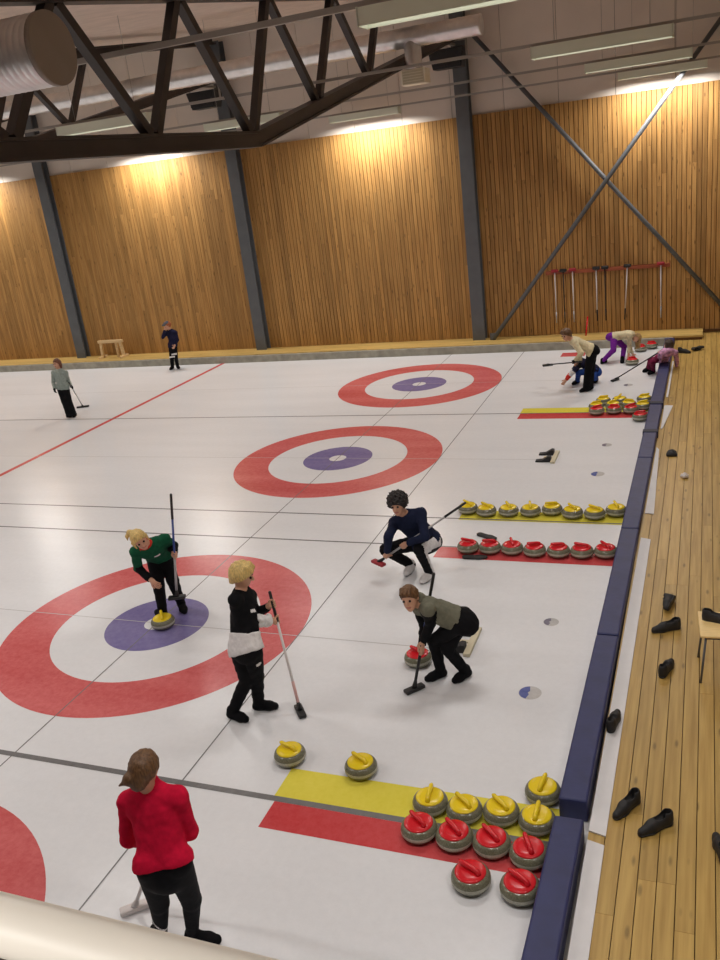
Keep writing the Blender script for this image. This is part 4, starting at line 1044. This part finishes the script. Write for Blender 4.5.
# --- woman in red
def red_tr(c, J, k):
    q = c - (J['knL']*.45 + J['ankL']*.55); vv = np.abs(q[:, 2])
    ax = unit(J['knL'] - J['ankL']); t = (c - J['ankL'])@ax; s = (c - J['ankL'])@A([.92, .37, 0])
    m = np.zeros(len(c)); back = (c - J['ankL'])@A([.39, -.92, 0]) > 0
    d = np.abs(np.abs(s)*1.6 + t - .26)
    m[(d < .012) & back & (np.linalg.norm(c - (J['ankL'] + ax*.22), axis=1) < .12)] = 1
    return m
person(PEOPLE['red'], 'woman in a red fleece and black tights seen from behind, nearest the balcony', 'red', 'tight', 'black', 'brown', 'bun', h=.0075, jacket_hem=.02, flare=-.016, grips=('L', 'R'), shaft=sh('red'), sleeve='fleece_jacket', troumats=['white'], troufun=red_tr, loose=.018, collar=.035)

# --- blond boy
def blond_x(c):
    J, k, up = c['J'], c['k'], c['up']
    F = Field(c['lo'], c['hi'], c['h'])
    for p_ in c['T'][:2]: F.add(p_, .03, .024)
    for q in 'LR': F.add(cone(J['hip'+q] + up*.03*k, J['hip'+q] + (J['kn'+q]-J['hip'+q])*.14, .098*k, .104*k), .03, .010)
    F.cut(up, J['pel'] + up*.12*k); F.cut(-up + .25*c['fw'], J['pel'] - up*.085*k); F.noise(.003, 32)
    field_obj('shirt_tail', F, CL['white'], c['root'], c['org'])
    F = Field(J['wrR'] - .22, J['wrR'] + .22, c['h']); e = unit(J['wrR'] - J['elR'])
    F.add(cone(J['elR']*.45 + J['wrR']*.55, J['wrR'] - e*.01, .068*k, .060*k), 0); F.noise(.009, 40); F.cut(e, J['wrR'])
    field_obj('white_cuff', F, CL['white'], c['root'], c['org'])
def blond_top(c, J, k, up, fw, ss):
    q = c - (J['nk']*.62 + J['pel']*.38); a = q@ss; u = q@up; f = q@fw
    m = np.zeros(len(c)); m[(np.abs(a - .05) < .03) & (np.abs(u) < .014) & (f > 0)] = 1
    return m
def blond_tr(c, J, k):
    m = np.zeros(len(c)); m[np.linalg.norm(c - (J['hipL']*.62 + J['knL']*.38 + A([.07, -.05, 0])), axis=1) < .028] = 1
    return m
person(PEOPLE['blond'], 'blond boy in black with a white shirt tail walking with a broom', 'black', 'black', 'black', 'blond', 'thick', h=.0075, jacket_hem=.035, hem_tilt=.35, grips=('L', 'R'), shaft=sh('blond'), sleeve='jersey', topmats=['white'], topfun=blond_top, troumats=['white'], troufun=blond_tr, extras=blond_x)

# --- green jacket
def green_top(c, J, k, up, fw, ss):
    m = np.zeros(len(c))
    for s in 'LR':
        e = J['wr'+s] - J['el'+s]; t = ((c - J['el'+s])@e)/(e@e); d = np.linalg.norm(c - J['el'+s] - np.clip(t, 0, 1)[:, None]*e, axis=1)
        m[(t > .10) & (d < .075)] = 1
    q = c - (J['nk']*.72 + J['pel']*.28); m[(np.abs(q@ss + .03) < .035) & (np.abs(q@up) < .028) & (q@fw > .03)] = 2
    q = c - J['nk']; nd = unit(J['hd'] - J['nk']); m[(q@nd > .040) & (np.linalg.norm(q, axis=1) < .11)] = 3
    return m
person(PEOPLE['green'], 'player in a green jacket bending over the stone on the near target', 'green', 'black', 'black', 'blond', 'tail', h=.0075, jacket_hem=.02, grips=('L',), shaft=sh('green'), topmats=['black', 'white', 'rimred'], topfun=green_top, collar=.012)

# --- curly squatting
def curly_tr(c, J, k):
    out = -A([.39*-1, .92, 0]); m = np.zeros(len(c))
    for a, b in (('hipL', 'knL'), ('knL', 'ankL')):
        e = J[b] - J[a]; t = ((c - J[a])@e)/(e@e); q = c - J[a] - np.clip(t, 0, 1)[:, None]*e
        s = unit(A([.93, .20, .25])); s = s - e*(s@e)/(e@e); d = q@unit(s)
        m[(t > .03) & (t < 1.05) & (d > .72*np.linalg.norm(q, axis=1)) & (np.linalg.norm(q, axis=1) < .13)] = 1
    return m
person(PEOPLE['curly'], 'curly dark-haired player in a navy sweater squatting with a broom across the lap', 'navy', 'black', 'white', 'dark', 'curly', h=.0075, jacket_hem=-.02, grips=('L', 'R'), shaft=sh('curly'), sleeve='sweater', troumats=['white'], troufun=curly_tr)

# --- boy in hoodie
def hood_top(c, J, k, up, fw, ss):
    m = np.zeros(len(c))
    for s in 'LR':
        for a, b, t0 in (('sh', 'el', .12), ('el', 'wr', -.2)):
            e = J[b+s] - J[a+s]; t = ((c - J[a+s])@e)/(e@e); d = np.linalg.norm(c - J[a+s] - np.clip(t, 0, 1)[:, None]*e, axis=1)
            m[(t > t0) & (d < .085*k)] = 1
    return m
def hood_x(c):
    J, k = c['J'], c['k']; nk = J['nk']
    F = Field(nk - .25, nk + .25, .008); b = nk - c['fw']*.05*k + c['up']*.02*k
    F.add(cone(b - c['ss']*.075*k, b + c['ss']*.075*k, .052*k, .052*k), 0); F.add(cone(b, b - c['up']*.07*k - c['fw']*.01, .06*k, .04*k), .03); 
    for s in (-1, 1): F.add(cone(b + c['ss']*s*.075*k, nk + c['fw']*.06*k + c['ss']*s*.04*k, .042*k, .026*k), .02)
    F.noise(.005, 40)
    field_obj('hood', F, CL['grey'], c['root'], c['org'])
person(PEOPLE['hoodie'], 'brown-haired boy in a grey hooded top with black sleeves crouching with a broom', 'grey', 'black', 'black', 'brown', 'short', h=.0075, jacket_hem=.07, grips=('L', 'R'), shaft=sh('hoodie'), sleeve='hooded_top', topmats=['black'], topfun=hood_top, extras=hood_x)

# --- far people
person(PEOPLE['farleft'], 'girl in a pale grey sweater and wide black trousers standing at far left', 'teal', 'black', 'black', 'auburn', 'bob', h=.011, jacket_hem=-.04, grips=('L',), shaft=sh('farleft'), sleeve='sweater', flare=.035, gloves='black')
def wall_top(c, J, k, up, fw, ss): return np.zeros(len(c))
def wall_x(c):
    hd, hk = c['hd'], c['hk']
    F = Field(hd - .2, hd + .22, .009); F.add(ell(hd + c['hU']*.050*hk + c['hF']*.01, (c['hS'], c['hF'], c['hU']), (.097*hk, .105*hk, .092*hk)), 0); F.cut(-c['hU'] + .35*-c['hF'], hd + c['hU']*.06*hk); F.add(cone(hd + c['hF']*.07*hk + c['hU']*.045*hk - c['hS']*.03, hd + c['hF']*.14*hk + c['hU']*.04*hk, .03, .025), .01)
    field_obj('cap', F, CL['teal2'], c['root'], c['org'])
def wall_tr(c, J, k):
    m = np.zeros(len(c))
    for s, f in (('R', .95), ('L', .70)):
        p = J['hip'+s]*(1-f) + J['kn'+s]*f; m[(np.abs((c-p)[:, 2]) < .022) & (np.linalg.norm(c-p, axis=1) < .13) & ((c-p)[:, 1] < -.02)] = 1
    return m
person(PEOPLE['wall'], 'ginger-haired person in dark navy clothes standing by the far kerb, hand at face', 'dnavy', 'black', 'black', 'ginger', 'short', h=.011, jacket_hem=-.05, troumats=['white'], troufun=wall_tr, extras=wall_x)
person(PEOPLE['cream'], 'person in a cream sweater and black trousers bending forward with a broom', 'cream', 'black', 'black', 'brown', 'thick', h=.011, jacket_hem=-.0, grips=('L',), shaft=sh('cream'), sleeve='sweater', flare=.03, gloves='black')
def crouch_top(c, J, k, up, fw, ss):
    m = np.zeros(len(c))
    for s in 'LR':
        e = J['wr'+s] - J['el'+s]; t = ((c - J['el'+s])@e)/(e@e); d = np.linalg.norm(c - J['el'+s] - np.clip(t, 0, 1)[:, None]*e, axis=1)
        m[(t > -.1) & (d < .075)] = 1; m[(t > .45) & (d < .075)] = 2
    return m
person(PEOPLE['crouch'], 'crouching child in blue trousers half hidden behind the person in cream', 'dnavy', 'blue', 'black', 'brown', 'short', h=.011, topmats=['white', 'rimred'], topfun=crouch_top)
person(PEOPLE['purple'], 'blond girl in a cream sweater and purple leggings bent over a stone', 'cream', 'purple', 'black', 'sandy', 'long', h=.011, jacket_hem=-.02, sleeve='sweater')
person(PEOPLE['bench'], 'girl in a mauve patterned jacket sitting on the far end of the bumper', 'pink', 'maroon', 'black', 'deep', 'bob', h=.011, jacket_hem=-.04, grips=('L',), shaft=sh('bench'))

# ================================================================== LIGHT / RENDER SETTINGS
w = bpy.data.worlds.new('world'); bpy.context.scene.world = w; w.use_nodes = True
w.node_tree.nodes['Background'].inputs['Color'].default_value = (.5, .48, .45, 1)
w.node_tree.nodes['Background'].inputs['Strength'].default_value = .2
sc = bpy.context.scene
sc.view_settings.view_transform = 'Standard'; sc.view_settings.look = 'None'
sc.view_settings.exposure = 0.0; sc.view_settings.gamma = 1.0; sc.view_settings.use_curve_mapping = False
sc.cycles.use_denoising = True
sc.cycles.max_bounces = 6; sc.cycles.diffuse_bounces = 4; sc.cycles.sample_clamp_indirect = 6
